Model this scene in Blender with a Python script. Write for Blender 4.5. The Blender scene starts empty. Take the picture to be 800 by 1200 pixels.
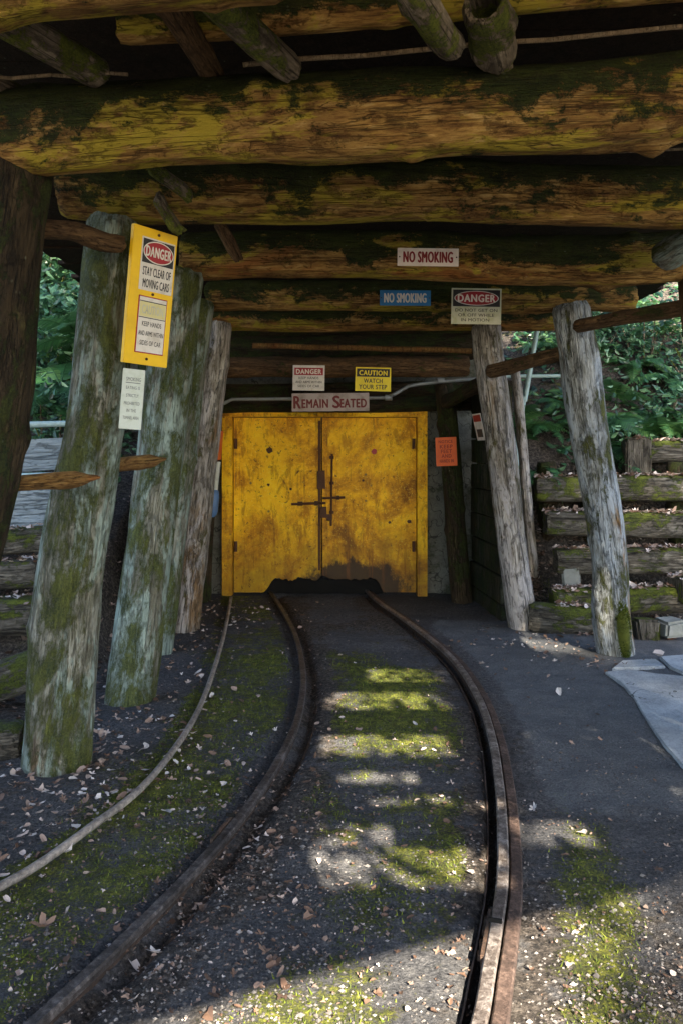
import bpy, bmesh, math, random
from math import radians, sin, cos, pi, exp
from mathutils import Vector, Matrix, Quaternion, noise as mnoise

# ------------------------------------------------------------------ camera, sky, sun, exposure
S = bpy.context.scene
COL = S.collection
EYE, FPX, CX, HY = 1.35, 900.0, 400.0, 535.0      # eye height; focal length, centre and horizon of the 800x1200 photo

cam_d = bpy.data.cameras.new('camera')
cam = bpy.data.objects.new('camera', cam_d)
COL.objects.link(cam)
cam.location = (0, 0, EYE)
cam.rotation_euler = (radians(90), 0, 0)
cam_d.sensor_fit = 'VERTICAL'
cam_d.sensor_height = 36.0
cam_d.sensor_width = 24.0
cam_d.lens = 27.0
cam_d.shift_y = -65.0 / 1200.0
cam_d.clip_start = 0.05
cam_d.clip_end = 500
S.camera = cam

TO_SUN = Vector((0.48, -1.40, 1.0)).normalized()
W = bpy.data.worlds.new('World')
S.world = W
W.use_nodes = True
wn = W.node_tree
sky = wn.nodes.new('ShaderNodeTexSky')
sky.sky_type = 'NISHITA'
sky.sun_disc = False
sky.sun_elevation = math.asin(TO_SUN.z)
sky.sun_rotation = math.atan2(TO_SUN.x, TO_SUN.y)
wn.links.new(sky.outputs[0], wn.nodes['Background'].inputs[0])
wn.nodes['Background'].inputs[1].default_value = 0.08

sl = bpy.data.lights.new('sun', 'SUN')
sl.energy = 5.0
sl.angle = radians(0.5)
sl.color = (1.0, 0.90, 0.72)
so = bpy.data.objects.new('sun', sl)
COL.objects.link(so)
so.rotation_euler = (-TO_SUN).to_track_quat('-Z', 'Y').to_euler()
so.location = TO_SUN * 40

S.view_settings.view_transform = 'Standard'
S.view_settings.look = 'None'
S.view_settings.gamma = 1.0
S.view_settings.exposure = 3.05
S.view_settings.use_curve_mapping = False

R = random.Random(7)

# ------------------------------------------------------------------ helpers
def at(px, py, Y):
    """the point of the place that the photo shows at this spot, Y metres in front of the viewer"""
    return Vector(((px - CX) * Y / FPX, Y, EYE + (HY - py) * Y / FPX))

def on_ground(px, py, z=0.0):
    Y = (EYE - z) * FPX / (py - HY)
    return Vector(((px - CX) * Y / FPX, Y, z))

def smooth(a, b, x):
    t = min(1.0, max(0.0, (x - a) / (b - a)))
    return t * t * (3 - 2 * t)

def fbm(x, y, z=0.0, o=4):
    return mnoise.fractal(Vector((x, y, z)), 1.0, 2.0, o)

def tag(o, label=None, cat=None, group=None, kind=None):
    if label: o['label'] = label
    if cat: o['category'] = cat
    if group: o['group'] = group
    if kind: o['kind'] = kind
    return o

class MB:
    def __init__(self):
        self.v, self.f, self.s, self.c = [], [], [], []
    def add(self, vs, fs, smooth_=False):
        b = len(self.v)
        self.v += [Vector(p) for p in vs]
        self.f += [tuple(i + b for i in f) for f in fs]
        self.s += [smooth_] * len(fs)
    def box(self, c, size, rot=None, jit=0.0, rnd=R):
        hx, hy, hz = size[0] / 2, size[1] / 2, size[2] / 2
        vs = [Vector((x * hx, y * hy, z * hz)) for x in (-1, 1) for y in (-1, 1) for z in (-1, 1)]
        if jit: vs = [p + Vector((rnd.uniform(-jit, jit), rnd.uniform(-jit, jit), rnd.uniform(-jit, jit))) for p in vs]
        if rot is not None: vs = [rot @ p for p in vs]
        vs = [p + Vector(c) for p in vs]
        self.add(vs, [(0, 1, 3, 2), (4, 6, 7, 5), (0, 4, 5, 1), (2, 3, 7, 6), (0, 2, 6, 4), (1, 5, 7, 3)])
    def tube(self, pts, r, seg=10, cap=True):
        n = len(pts)
        rr = r if isinstance(r, (list, tuple)) else [r] * n
        rings, up = [], Vector((0, 0, 1))
        pts = [Vector(p) for p in pts]
        d0 = (pts[1] - pts[0]).normalized()
        if abs(d0.dot(up)) > 0.9: up = Vector((1, 0, 0))
        for i in range(n):
            d = (pts[min(i + 1, n - 1)] - pts[max(i - 1, 0)]).normalized()
            a = up.cross(d)
            a = a.normalized() if a.length > 1e-5 else Vector((1, 0, 0))
            b = d.cross(a)
            rings.append([pts[i] + (a * cos(2 * pi * k / seg) + b * sin(2 * pi * k / seg)) * rr[i] for k in range(seg)])
        vs = [p for q in rings for p in q]
        fs = [(i * seg + k, i * seg + (k + 1) % seg, (i + 1) * seg + (k + 1) % seg, (i + 1) * seg + k) for i in range(n - 1) for k in range(seg)]
        self.add(vs, fs, True)
        if cap:
            self.add(rings[0], [tuple(range(seg))[::-1]])
            self.add(rings[-1], [tuple(range(seg))])
    def prism(self, poly, h0, h1):
        """polygon in x,y between two heights"""
        n = len(poly)
        vs = [Vector((p[0], p[1], h0)) for p in poly] + [Vector((p[0], p[1], h1)) for p in poly]
        fs = [tuple(range(n))[::-1], tuple(range(n, 2 * n))] + [(i, (i + 1) % n, n + (i + 1) % n, n + i) for i in range(n)]
        self.add(vs, fs)
    def build(self, name, mat, parent=None, loc=(0, 0, 0), rot=None, bevel=0.0, origin=None):
        me = bpy.data.meshes.new(name)
        v = self.v
        if origin is not None:
            o_ = Vector(origin); v = [p - o_ for p in v]; loc = origin
        me.from_pydata([tuple(p) for p in v], [], self.f)
        me.polygons.foreach_set('use_smooth', self.s)
        for m in (mat if isinstance(mat, list) else [mat]): me.materials.append(m)
        o = bpy.data.objects.new(name, me)
        COL.objects.link(o)
        place(o, parent, loc, rot)
        if bevel:
            bm = bmesh.new(); bm.from_mesh(me)
            bmesh.ops.bevel(bm, geom=bm.edges[:], offset=bevel, segments=2, affect='EDGES', clamp_overlap=True)
            bm.to_mesh(me); bm.free()
        me.update()
        return o

def place(o, parent, loc, rot=None):
    """world location/rotation under a parent"""
    m = Matrix.Translation(Vector(loc))
    if rot is not None: m = m @ (rot.to_matrix().to_4x4() if isinstance(rot, Quaternion) else rot.to_4x4())
    if parent is not None:
        o.parent = parent
        m = WM[parent.name].inverted() @ m
    o.matrix_local = m
    WM[o.name] = (WM[parent.name] @ m) if parent is not None else m.copy()

WM = {}
def empty(name, loc, rot=None, parent=None):
    o = bpy.data.objects.new(name, None)
    o.empty_display_size = 0.1
    COL.objects.link(o)
    place(o, parent, loc, rot)
    return o

def copy_tree(o, m, parent=None):
    c = o.copy(); COL.objects.link(c)
    if parent is None: c.matrix_local = m
    else: c.parent = parent; c.matrix_local = o.matrix_local.copy()
    for ch in list(o.children): copy_tree(ch, None, c)
    return c

# ------------------------------------------------------------------ materials
class G:
    def __init__(self, name):
        self.m = bpy.data.materials.new(name)
        self.m.use_nodes = True
        self.t = self.m.node_tree
        self.b = self.t.nodes['Principled BSDF']
        self.tc = self.t.nodes.new('ShaderNodeTexCoord')
    def n(self, typ, ins=None, **props):
        nd = self.t.nodes.new(typ)
        for k, v in props.items(): setattr(nd, k, v)
        for k, v in (ins or {}).items():
            self.set(nd.inputs[k], v)
        return nd
    def set(self, sock, v):
        if isinstance(v, bpy.types.NodeSocket): self.t.links.new(v, sock)
        elif isinstance(v, (tuple, list)) and len(v) == 3 and sock.type == 'RGBA': sock.default_value = (*v, 1)
        else: sock.default_value = v
    def obj(self, scale=(1, 1, 1), rand=True):
        mp = self.n('ShaderNodeMapping', {'Vector': self.tc.outputs['Object'], 'Scale': scale})
        if rand:
            oi = self.n('ShaderNodeObjectInfo')
            cx = self.n('ShaderNodeVectorMath', {0: (37.0, 53.0, 71.0), 1: oi.outputs['Random']}, operation='MULTIPLY')
            self.t.links.new(cx.outputs[0], mp.inputs['Location'])
        return mp.outputs[0]
    def pos(self, scale=(1, 1, 1)):
        g = self.n('ShaderNodeNewGeometry')
        return self.n('ShaderNodeMapping', {'Vector': g.outputs['Position'], 'Scale': scale}).outputs[0]
    def noise(self, vec, scale, detail=6, rough=0.6, dist=0.0):
        return self.n('ShaderNodeTexNoise', {'Vector': vec, 'Scale': scale, 'Detail': detail, 'Roughness': rough, 'Distortion': dist}).outputs['Fac']
    def vor(self, vec, scale, feature='F1', out='Distance'):
        return self.n('ShaderNodeTexVoronoi', {'Vector': vec, 'Scale': scale}, feature=feature).outputs[out]
    def ramp(self, fac, stops, interp='LINEAR'):
        nd = self.n('ShaderNodeValToRGB', {'Fac': fac})
        cr = nd.color_ramp; cr.interpolation = interp
        while len(cr.elements) < len(stops): cr.elements.new(0.5)
        for e, (p, c) in zip(cr.elements, stops):
            e.position = p
            e.color = (c, c, c, 1) if isinstance(c, (int, float)) else (*c, 1)
        return nd.outputs[0]
    def mask(self, fac, a, b):
        return self.n('ShaderNodeMapRange', {'Value': fac, 'From Min': a, 'From Max': b}, interpolation_type='SMOOTHSTEP').outputs[0]
    def mix(self, f, a, b, blend='MIX'):
        nd = self.n('ShaderNodeMix', data_type='RGBA', blend_type=blend)
        self.set(nd.inputs[0], f); self.set(nd.inputs[6], a); self.set(nd.inputs[7], b)
        return nd.outputs[2]
    def math(self, op, a, b=0.0, clamp=False):
        nd = self.n('ShaderNodeMath', {0: a, 1: b}, operation=op); nd.use_clamp = clamp
        return nd.outputs[0]
    def bump(self, h, strength=0.5, dist=0.01, normal=None):
        ins = {'Height': h, 'Strength': strength, 'Distance': dist}
        if normal is not None: ins['Normal'] = normal
        return self.n('ShaderNodeBump', ins).outputs[0]
    def done(self, col=None, rough=0.8, spec=0.3, metal=0.0, normal=None):
        if col is not None: self.set(self.b.inputs['Base Color'], col)
        self.set(self.b.inputs['Roughness'], rough)
        self.set(self.b.inputs['Specular IOR Level'], spec)
        self.set(self.b.inputs['Metallic'], metal)
        if normal is not None: self.set(self.b.inputs['Normal'], normal)
        return self.m

def wood(name, tones, moss=((0.02, 0.045, 0.012), (0.07, 0.10, 0.015)), moss_amt=0.5, stretch=0.45, pale=None, pale_amt=0.4,
         rust=None, rust_amt=0.4, crack=0.8, fscale=1.0, edge=0.03, up=0.0, flake=0.5):
    """barkless log: tones along the grain, flaking, checks, algae and moss patches, pale lichen"""
    g = G(name)
    fine = g.noise(g.obj((1, 1, 0.11)), 85 * fscale, 8, 0.74, 0.2)
    mid = g.noise(g.obj((1, 1, 0.26)), 17 * fscale, 10, 0.74, 0.4)
    big = g.noise(g.obj((1, 1, stretch)), 3.2, 6, 0.65, 0.4)
    f = g.math('ADD', g.math('MULTIPLY', fine, 0.5), g.math('MULTIPLY', mid, 0.5))
    n = len(tones)
    col = g.ramp(f, [(0.38 + 0.24 * i / (n - 1), c) for i, c in enumerate(tones)])
    col = g.mix(g.mask(big, 0.40, 0.64), col, g.mix(0.55, col, g_dim(tones[0], 1.3)))
    if rust:
        rn = g.noise(g.obj((1, 1, 0.3)), 2.6, 7, 0.66, 0.8)
        col = g.mix(g.mask(rn, 1 - rust_amt - 0.04, 1 - rust_amt + 0.08), col, g.mix(mid, rust, g_dim(rust, 1.9)))
    if pale:
        pn = g.noise(g.obj((1.2, 1.2, stretch * 0.8)), 5.0, 10, 0.74, 0.4)
        col = g.mix(g.math('MULTIPLY', g.mask(pn, 1 - pale_amt - 0.03, 1 - pale_amt + 0.05), .85), col, g.mix(f, g_dim(pale, 0.45), pale))
    fl = g.noise(g.obj((1, 1, 0.5)), 20 * fscale, 11, 0.8, 0.3)
    flm = g.mask(fl, 0.53, 0.60)
    col = g.mix(g.math('MULTIPLY', flm, flake), col, g_dim(tones[0], 0.8))
    ck = g.noise(g.obj((1, 1, 0.035)), 24 * fscale, 4, 0.6, 0.8)
    crk = g.mask(g.math('ABSOLUTE', g.math('SUBTRACT', ck, 0.5)), 0.0, 0.020)
    col = g.mix(g.math('MULTIPLY', g.math('SUBTRACT', 1.0, crk), crack), col, g_dim(tones[0], 0.2))
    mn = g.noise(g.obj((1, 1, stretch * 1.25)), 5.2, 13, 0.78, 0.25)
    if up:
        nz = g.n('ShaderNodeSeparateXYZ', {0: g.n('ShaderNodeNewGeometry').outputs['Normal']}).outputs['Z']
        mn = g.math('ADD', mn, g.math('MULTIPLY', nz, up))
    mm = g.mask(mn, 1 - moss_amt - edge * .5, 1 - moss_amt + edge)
    mf = g.noise(g.obj(), 110, 5, 0.75)
    mcol = g.ramp(g.math('ADD', g.math('MULTIPLY', mf, 0.5), g.math('MULTIPLY', g.noise(g.obj((1, 1, .6)), 13, 8, .7), 0.5)),
                  [(0.40, moss[0]), (0.60, moss[1])])
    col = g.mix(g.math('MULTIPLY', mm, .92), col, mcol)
    # lichen specks
    sp = g.vor(g.obj((1, 1, 0.7)), 34)
    spm = g.math('MULTIPLY', g.math('SUBTRACT', 1.0, g.mask(sp, 0.08, 0.2)), g.mask(g.noise(g.obj(), 6, 3), 0.54, 0.66))
    col = g.mix(g.math('MULTIPLY', spm, 0.5), col, g.mix(.5, col, (0.40, 0.42, 0.30)))
    h = g.math('ADD', g.math('MULTIPLY', fine, 0.6), g.math('MULTIPLY', mid, 1.3))
    h = g.math('SUBTRACT', h, g.math('MULTIPLY', g.math('SUBTRACT', 1.0, crk), 0.6))
    h = g.math('SUBTRACT', h, g.math('MULTIPLY', flm, 0.35))
    h = g.math('ADD', h, g.math('MULTIPLY', g.math('MULTIPLY', mf, mm), 1.0))
    return g.done(col, 0.85, 0.2, normal=g.bump(h, 1.0, 0.018))

def g_dim(c, k): return tuple(x * k for x in c)

M = {}
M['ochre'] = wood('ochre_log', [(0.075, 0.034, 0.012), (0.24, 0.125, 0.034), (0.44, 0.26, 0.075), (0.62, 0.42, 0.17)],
                  moss=((0.004, 0.013, 0.006), (0.035, 0.060, 0.010)), moss_amt=0.53, stretch=0.50, pale=(0.50, 0.40, 0.04), pale_amt=0.47, up=0.14, flake=.45, crack=.6,  # moss weighted to upward faces also paints shade into the beam tops
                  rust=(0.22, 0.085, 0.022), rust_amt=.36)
M['dark'] = wood('dark_log', [(0.016, 0.011, 0.007), (0.045, 0.031, 0.017), (0.09, 0.062, 0.032)], moss_amt=0.50,
                 moss=((0.012, 0.022, 0.010), (0.06, 0.07, 0.014)), pale=(0.10, 0.085, 0.03), pale_amt=.42)
M['mossy'] = wood('mossy_post', [(0.075, 0.068, 0.048), (0.17, 0.165, 0.12), (0.29, 0.285, 0.23), (0.42, 0.415, 0.36)], moss_amt=0.51, flake=.18, crack=.45, edge=.06,
                  moss=((0.025, 0.038, 0.009), (0.13, 0.145, 0.026)), pale=(0.38, 0.48, 0.42), pale_amt=0.50, rust=(0.09, 0.06, 0.035), rust_amt=0.38, stretch=.38)
M['grey'] = wood('grey_post', [(0.07, 0.055, 0.042), (0.22, 0.19, 0.15), (0.42, 0.38, 0.33), (0.62, 0.57, 0.52)], moss_amt=0.42, stretch=.3,
                 moss=((0.04, 0.04, 0.014), (0.15, 0.13, 0.035)), pale=(0.58, 0.53, 0.51), pale_amt=0.48, rust=(0.13, 0.08, 0.04), rust_amt=0.40)
M['silver'] = wood('silver_post', [(0.07, 0.07, 0.06), (0.22, 0.22, 0.20), (0.42, 0.43, 0.42), (0.62, 0.63, 0.64)], moss_amt=0.45, stretch=.3,
                   moss=((0.035, 0.045, 0.012), (0.15, 0.155, 0.03)), pale=(0.56, 0.61, 0.66), pale_amt=0.49, rust=(0.19, 0.095, 0.018), rust_amt=0.44)
M['pole'] = wood('brown_pole', [(0.06, 0.035, 0.02), (0.15, 0.085, 0.04), (0.25, 0.15, 0.07)], moss_amt=0.42, fscale=1.8,
                 moss=((0.02, 0.03, 0.012), (0.09, 0.10, 0.02)))
M['chisel'] = wood('chiselled_pole', [(0.12, 0.055, 0.02), (0.30, 0.16, 0.05), (0.42, 0.26, 0.09)], moss_amt=0.3, fscale=1.8,
                   rust=(0.20, 0.07, 0.02), rust_amt=0.45)
M['bark'] = wood('bark_branch', [(0.07, 0.055, 0.04), (0.24, 0.19, 0.135), (0.45, 0.37, 0.27)], moss_amt=0.50, fscale=0.8, stretch=0.8,
                 moss=((0.04, 0.06, 0.01), (0.22, 0.25, 0.03)))
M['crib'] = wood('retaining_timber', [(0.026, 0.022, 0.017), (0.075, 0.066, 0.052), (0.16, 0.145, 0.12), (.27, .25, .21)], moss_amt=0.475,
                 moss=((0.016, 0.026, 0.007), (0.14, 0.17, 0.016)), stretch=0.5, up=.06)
M['weathered'] = wood('weathered_plank', [(0.14, 0.17, 0.19), (0.24, 0.29, 0.33), (0.34, 0.40, 0.45)], moss_amt=0.27, crack=0.5)
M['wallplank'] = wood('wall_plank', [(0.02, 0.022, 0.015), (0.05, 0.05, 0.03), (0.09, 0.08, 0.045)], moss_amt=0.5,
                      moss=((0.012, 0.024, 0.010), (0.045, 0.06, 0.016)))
M['roofwood'] = wood('roof_board', [(0.010, 0.006, 0.004), (0.022, 0.013, 0.008), (0.045, 0.027, 0.016)], moss_amt=0.3)
M['lit_edge'] = wood('lit_board_edge', [(0.2, 0.14, 0.08), (0.34, 0.25, 0.16), (0.45, 0.36, 0.25)], moss_amt=0.25, fscale=2)  # pale tone stands in for light caught on board edges

def plain(name, col, rough=0.6, spec=0.4, metal=0.0, dirt=0.25, dirtcol=(0.08, 0.06, 0.04), scale=12, bump=0.1, speck=0.0, speckcol=(0.1, 0.05, 0.02)):
    g = G(name)
    a = g.noise(g.obj(), scale, 7, 0.65, 0.4)
    c = g.mix(g.math('MULTIPLY', g.mask(a, 0.42, 0.75), dirt * 2), col, dirtcol)
    b = g.noise(g.obj(), scale * 6, 5, 0.6)
    c = g.mix(g.math('MULTIPLY', b, 0.3), c, g_dim(col, 0.7))
    if speck:
        s = g.noise(g.obj(), scale * 3, 6, 0.7)
        c = g.mix(g.mask(s, 0.68 - speck, 0.72 - speck), c, speckcol)
    return g.done(c, rough, spec, metal, g.bump(g.math('ADD', a, g.math('MULTIPLY', b, .5)), bump, 0.004))

M['white'] = plain('white_sign', (0.66, 0.62, 0.58), 0.5, dirt=0.26, scale=16, dirtcol=(0.3, 0.24, 0.17), speck=.02)
M['pinkwhite'] = plain('cream_sign', (0.78, 0.68, 0.61), 0.5, dirt=0.2, scale=16, dirtcol=(0.35, 0.25, 0.18))
M['oldwhite'] = plain('mossy_white_sign', (0.55, 0.55, 0.42), 0.6, dirt=0.32, scale=14, dirtcol=(0.26, 0.28, 0.05))
M['greysign'] = plain('grey_sign_board', (0.36, 0.30, 0.28), 0.7, dirt=0.3, scale=10)
M['palestrip'] = plain('pale_notice', (0.52, 0.58, 0.55), 0.6, dirt=0.2, scale=20, dirtcol=(0.25, 0.3, 0.2))
M['red'] = plain('sign_red', (0.33, 0.012, 0.022), 0.5, dirt=0.12, scale=20)
M['dullred'] = plain('letter_red', (0.22, 0.012, 0.014), 0.6, dirt=0.1, scale=20)
M['maroon'] = plain('letter_maroon', (0.13, 0.014, 0.014), 0.7, dirt=0.1, scale=20)
M['rubber'] = plain('black_rubber', (0.008, 0.008, 0.008), 0.9, spec=.1, dirt=0.1, dirtcol=(.02, .016, .012))
M['black'] = plain('sign_black', (0.018, 0.016, 0.018), 0.55, dirt=0.1, scale=20, dirtcol=(.06, .05, .04))
M['ink'] = plain('letter_black', (0.03, 0.03, 0.035), 0.6, dirt=0.1, scale=20)
M['greyink'] = plain('letter_grey', (0.16, 0.18, 0.20), 0.7, dirt=0.1, scale=20)
M['blue'] = plain('sign_blue', (0.02, 0.17, 0.40), 0.5, dirt=0.12, scale=18)
M['yellowboard'] = plain('yellow_board', (0.80, 0.50, 0.008), 0.55, dirt=0.13, scale=9, dirtcol=(0.38, 0.2, 0.02), speck=.01)
M['yellowsign'] = plain('yellow_sign', (0.80, 0.62, 0.02), 0.5, dirt=0.12, scale=16, dirtcol=(0.4, 0.3, 0.05))
M['fadedyellow'] = plain('faded_yellow', (0.62, 0.56, 0.28), 0.6, dirt=0.15, scale=18, dirtcol=(.4, .35, .2))
M['orange'] = plain('orange_sign', (0.72, 0.12, 0.018), 0.55, dirt=0.15, scale=16, dirtcol=(.4, .06, .02))
M['brick'] = plain('letter_brick', (0.28, 0.03, 0.012), 0.6, dirt=0.05, scale=16)
M['bluecap'] = plain('blue_plastic', (0.07, 0.15, 0.30), 0.45, dirt=0.2, scale=14)
M['pvc'] = plain('white_plastic', (0.5, 0.5, 0.42), 0.5, dirt=0.25, scale=14)
M['conduit'] = plain('grey_conduit', (0.22, 0.24, 0.26), 0.5, metal=0.3, dirt=0.3, scale=14)
M['paintpipe'] = plain('pale_green_pipe', (0.30, 0.42, 0.42), 0.5, dirt=0.25, scale=10)
M['iron'] = plain('rusty_iron', (0.09, 0.04, 0.022), 0.75, metal=0.3, dirt=0.4, dirtcol=(0.02, 0.013, 0.01), scale=14, bump=.4)
M['stone'] = plain('grey_stone', (0.20, 0.21, 0.20), 0.85, dirt=0.3, dirtcol=(0.06, 0.07, 0.04), scale=9, bump=.5)

def mat_door():
    g = G('yellow_door_paint')
    v = g.obj(rand=True)
    a = g.noise(v, 1.7, 12, 0.74, 0.4)
    col = g.ramp(a, [(0.38, (0.22, 0.085, 0.003)), (0.46, (0.60, 0.27, 0.003)), (0.54, (0.86, 0.48, 0.004)), (0.64, (0.95, 0.62, 0.010))])
    b = g.noise(g.obj((1, 1, .30)), 13, 9, 0.74, 0.5)
    col = g.mix(g.math('MULTIPLY', g.mask(b, 0.52, 0.60), 0.6), col, (0.30, 0.115, 0.005))
    c = g.noise(v, 24, 8, 0.76, 0.4)
    col = g.mix(g.math('MULTIPLY', g.mask(c, 0.585, 0.63), 0.92), col, (0.075, 0.030, 0.010))
    d = g.noise(v, 60, 5, 0.7)
    col = g.mix(g.math('MULTIPLY', g.mask(d, 0.56, 0.66), 0.5), col, (0.95, 0.70, 0.10))
    s = g.vor(v, 7.0)
    sm = g.math('MULTIPLY', g.math('SUBTRACT', 1, g.mask(s, 0.05, 0.12)), g.mask(g.noise(v, 5, 3), 0.5, 0.6))
    col = g.mix(g.math('MULTIPLY', sm, 0.8), col, (0.06, 0.07, 0.05))
    # grime splashed up from the rails, and the scorched-looking wear round the notch (stains with their own ragged outline)
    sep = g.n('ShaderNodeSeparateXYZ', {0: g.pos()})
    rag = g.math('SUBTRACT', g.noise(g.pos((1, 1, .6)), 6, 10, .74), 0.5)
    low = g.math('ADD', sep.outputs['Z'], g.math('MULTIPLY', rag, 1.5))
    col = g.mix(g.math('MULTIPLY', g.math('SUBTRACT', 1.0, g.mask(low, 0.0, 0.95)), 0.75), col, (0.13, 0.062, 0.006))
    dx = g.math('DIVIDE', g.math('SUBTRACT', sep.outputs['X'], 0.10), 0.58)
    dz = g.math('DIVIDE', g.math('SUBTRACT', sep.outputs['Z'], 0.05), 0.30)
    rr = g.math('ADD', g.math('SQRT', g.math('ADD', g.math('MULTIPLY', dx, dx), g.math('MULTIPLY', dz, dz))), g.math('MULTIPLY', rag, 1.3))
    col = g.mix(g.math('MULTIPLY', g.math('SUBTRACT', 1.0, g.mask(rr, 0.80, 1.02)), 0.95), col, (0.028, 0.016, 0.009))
    run = g.noise(g.obj((1, 1, .05)), 20, 5, .6, .3)
    col = g.mix(g.math('MULTIPLY', g.math('MULTIPLY', g.mask(run, .57, .68), g.mask(a, .62, .44)), .65), col, (0.13, 0.045, 0.008))
    dent = g.noise(v, 3.5, 3, .5)
    h = g.math('ADD', g.math('ADD', g.math('MULTIPLY', b, 0.5), g.math('MULTIPLY', c, 0.6)), g.math('MULTIPLY', dent, 3.0))
    return g.done(col, g.math('ADD', 0.42, g.math('MULTIPLY', b, 0.3)), 0.22, normal=g.bump(h, 0.45, 0.008))
M['door'] = mat_door()

def mat_rail(name, c0, c1, c2, rough, metal):
    g = G(name)
    a = g.noise(g.pos(), 45, 9, 0.78)
    b = g.noise(g.pos(), 9, 8, 0.7)
    col = g.ramp(g.math('ADD', g.math('MULTIPLY', a, .6), g.math('MULTIPLY', b, .4)), [(0.40, c0), (0.5, c1), (0.60, c2)])
    return g.done(col, rough, 0.4, metal, g.bump(a, 0.9, 0.008))
M['railtop'] = mat_rail('worn_rail_steel', (0.05, 0.035, 0.028), (0.17, 0.14, 0.125), (0.42, 0.37, 0.34), 0.45, 0.5)
M['railrust'] = mat_rail('rusted_rail', (0.016, 0.011, 0.008), (0.045, 0.026, 0.017), (0.10, 0.055, 0.035), 0.75, 0.1)
M['raildark'] = mat_rail('dark_rail_steel', (0.022, 0.018, 0.017), (0.060, 0.050, 0.047), (0.16, 0.14, 0.135), 0.5, 0.4)
M['guard'] = mat_rail('rusted_guard_plate', (0.022, 0.014, 0.011), (0.060, 0.037, 0.029), (0.15, 0.098, 0.078), 0.7, 0.15)
M['groundpipe'] = mat_rail('old_ground_pipe', (0.10, 0.085, 0.075), (0.24, 0.205, 0.18), (0.40, 0.34, 0.29), 0.5, 0.2)

def mat_ground():
    g = G('ground')
    at_ = g.n('ShaderNodeAttribute', attribute_name='cover')
    sep = g.n('ShaderNodeSeparateColor', {0: at_.outputs['Color']})
    p = g.pos()
    agg = g.noise(p, 120, 3, 0.7)
    agg2 = g.n('ShaderNodeTexVoronoi', {'Vector': p, 'Scale': 75.0})
    big = g.noise(p, 1.6, 6, 0.6)
    mid = g.noise(p, 9, 7, 0.65)
    clod = g.noise(p, 38, 9, 0.78)
    asph = g.ramp(g.math('ADD', g.math('MULTIPLY', agg, 0.45), g.math('MULTIPLY', clod, 0.55)),
                  [(0.38, (0.014, 0.014, 0.017)), (0.47, (0.060, 0.059, 0.063)), (0.56, (0.125, 0.12, 0.122)), (0.66, (0.26, 0.24, 0.225))])
    asph = g.mix(g.math('MULTIPLY', g.mask(big, 0.40, 0.62), 0.5), asph, (0.036, 0.037, 0.042))
    crumb = g.math('MULTIPLY', g.mask(g.noise(p, 7, 10, .78), 0.50, 0.60), 0.75)
    soil = g.ramp(g.noise(p, 46, 10, 0.8), [(0.40, (0.010, 0.008, 0.007)), (0.5, (0.050, 0.040, 0.033)), (0.58, (0.115, 0.095, 0.08)), (0.68, (0.24, 0.195, 0.165))])
    dm = g.mask(g.math('ADD', sep.outputs['Green'], g.math('MULTIPLY', g.math('SUBTRACT', mid, .5), 1.2)), 0.35, 0.60)
    asph = g.mix(g.math('MULTIPLY', crumb, g.math('ADD', .25, dm)), asph, soil)
    col = g.mix(dm, asph, soil)
    mf = g.noise(p, 100, 6, 0.8)
    moss = g.ramp(g.math('ADD', g.math('MULTIPLY', mf, .55), g.math('MULTIPLY', g.noise(p, 17, 8, .7), .45)),
                  [(0.40, (0.016, 0.020, 0.006)), (0.5, (0.085, 0.095, 0.012)), (0.60, (0.28, 0.28, 0.026))])
    mmask = g.mask(g.math('ADD', sep.outputs['Red'], g.math('ADD', g.math('MULTIPLY', g.math('SUBTRACT', g.noise(p, 9, 12, .8), .5), 1.9),
                                                              g.math('MULTIPLY', g.math('SUBTRACT', mf, .5), .7))), 0.36, 0.62)
    smo = g.ramp(g.math('ADD', g.math('MULTIPLY', agg, .7), g.math('MULTIPLY', mid, .3)), [(.36, (.065, .069, .078)), (.5, (.115, .12, .13)), (.64, (.19, .19, .195))])
    col = g.mix(g.math('MULTIPLY', g.mask(g.math('ADD', sep.outputs['Blue'], g.math('MULTIPLY', g.math('SUBTRACT', mid, .5), .8)), .35, .65), .85), col, smo)
    col = g.mix(g.math('MULTIPLY', mmask, .9), col, moss)
    h = g.math('ADD', g.math('ADD', g.math('MULTIPLY', agg, 0.5), g.math('MULTIPLY', clod, 1.5)),
               g.math('ADD', g.math('MULTIPLY', mf, g.math('MULTIPLY', mmask, 1.2)), g.math('MULTIPLY', agg2.outputs['Distance'], 0.35)))
    return g.done(col, 0.85, 0.3, normal=g.bump(h, 1.0, 0.016))
M['ground'] = mat_ground()

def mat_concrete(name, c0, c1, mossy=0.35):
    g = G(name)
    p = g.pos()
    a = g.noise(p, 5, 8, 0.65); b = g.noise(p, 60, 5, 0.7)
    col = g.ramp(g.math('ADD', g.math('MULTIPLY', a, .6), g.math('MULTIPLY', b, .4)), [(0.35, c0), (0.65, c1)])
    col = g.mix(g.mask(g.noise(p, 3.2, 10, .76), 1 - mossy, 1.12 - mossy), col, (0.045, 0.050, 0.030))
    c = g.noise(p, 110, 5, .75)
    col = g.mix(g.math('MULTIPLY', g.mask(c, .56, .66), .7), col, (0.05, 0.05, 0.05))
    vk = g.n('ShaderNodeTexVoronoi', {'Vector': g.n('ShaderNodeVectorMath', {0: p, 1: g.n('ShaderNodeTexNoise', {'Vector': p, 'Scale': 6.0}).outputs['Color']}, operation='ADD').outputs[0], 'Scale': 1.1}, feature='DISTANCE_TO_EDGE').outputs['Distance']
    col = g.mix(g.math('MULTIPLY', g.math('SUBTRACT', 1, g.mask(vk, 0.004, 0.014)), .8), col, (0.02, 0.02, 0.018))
    return g.done(col, 0.85, 0.25, normal=g.bump(g.math('ADD', g.math('ADD', a, b), c), 0.6, 0.008))
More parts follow.
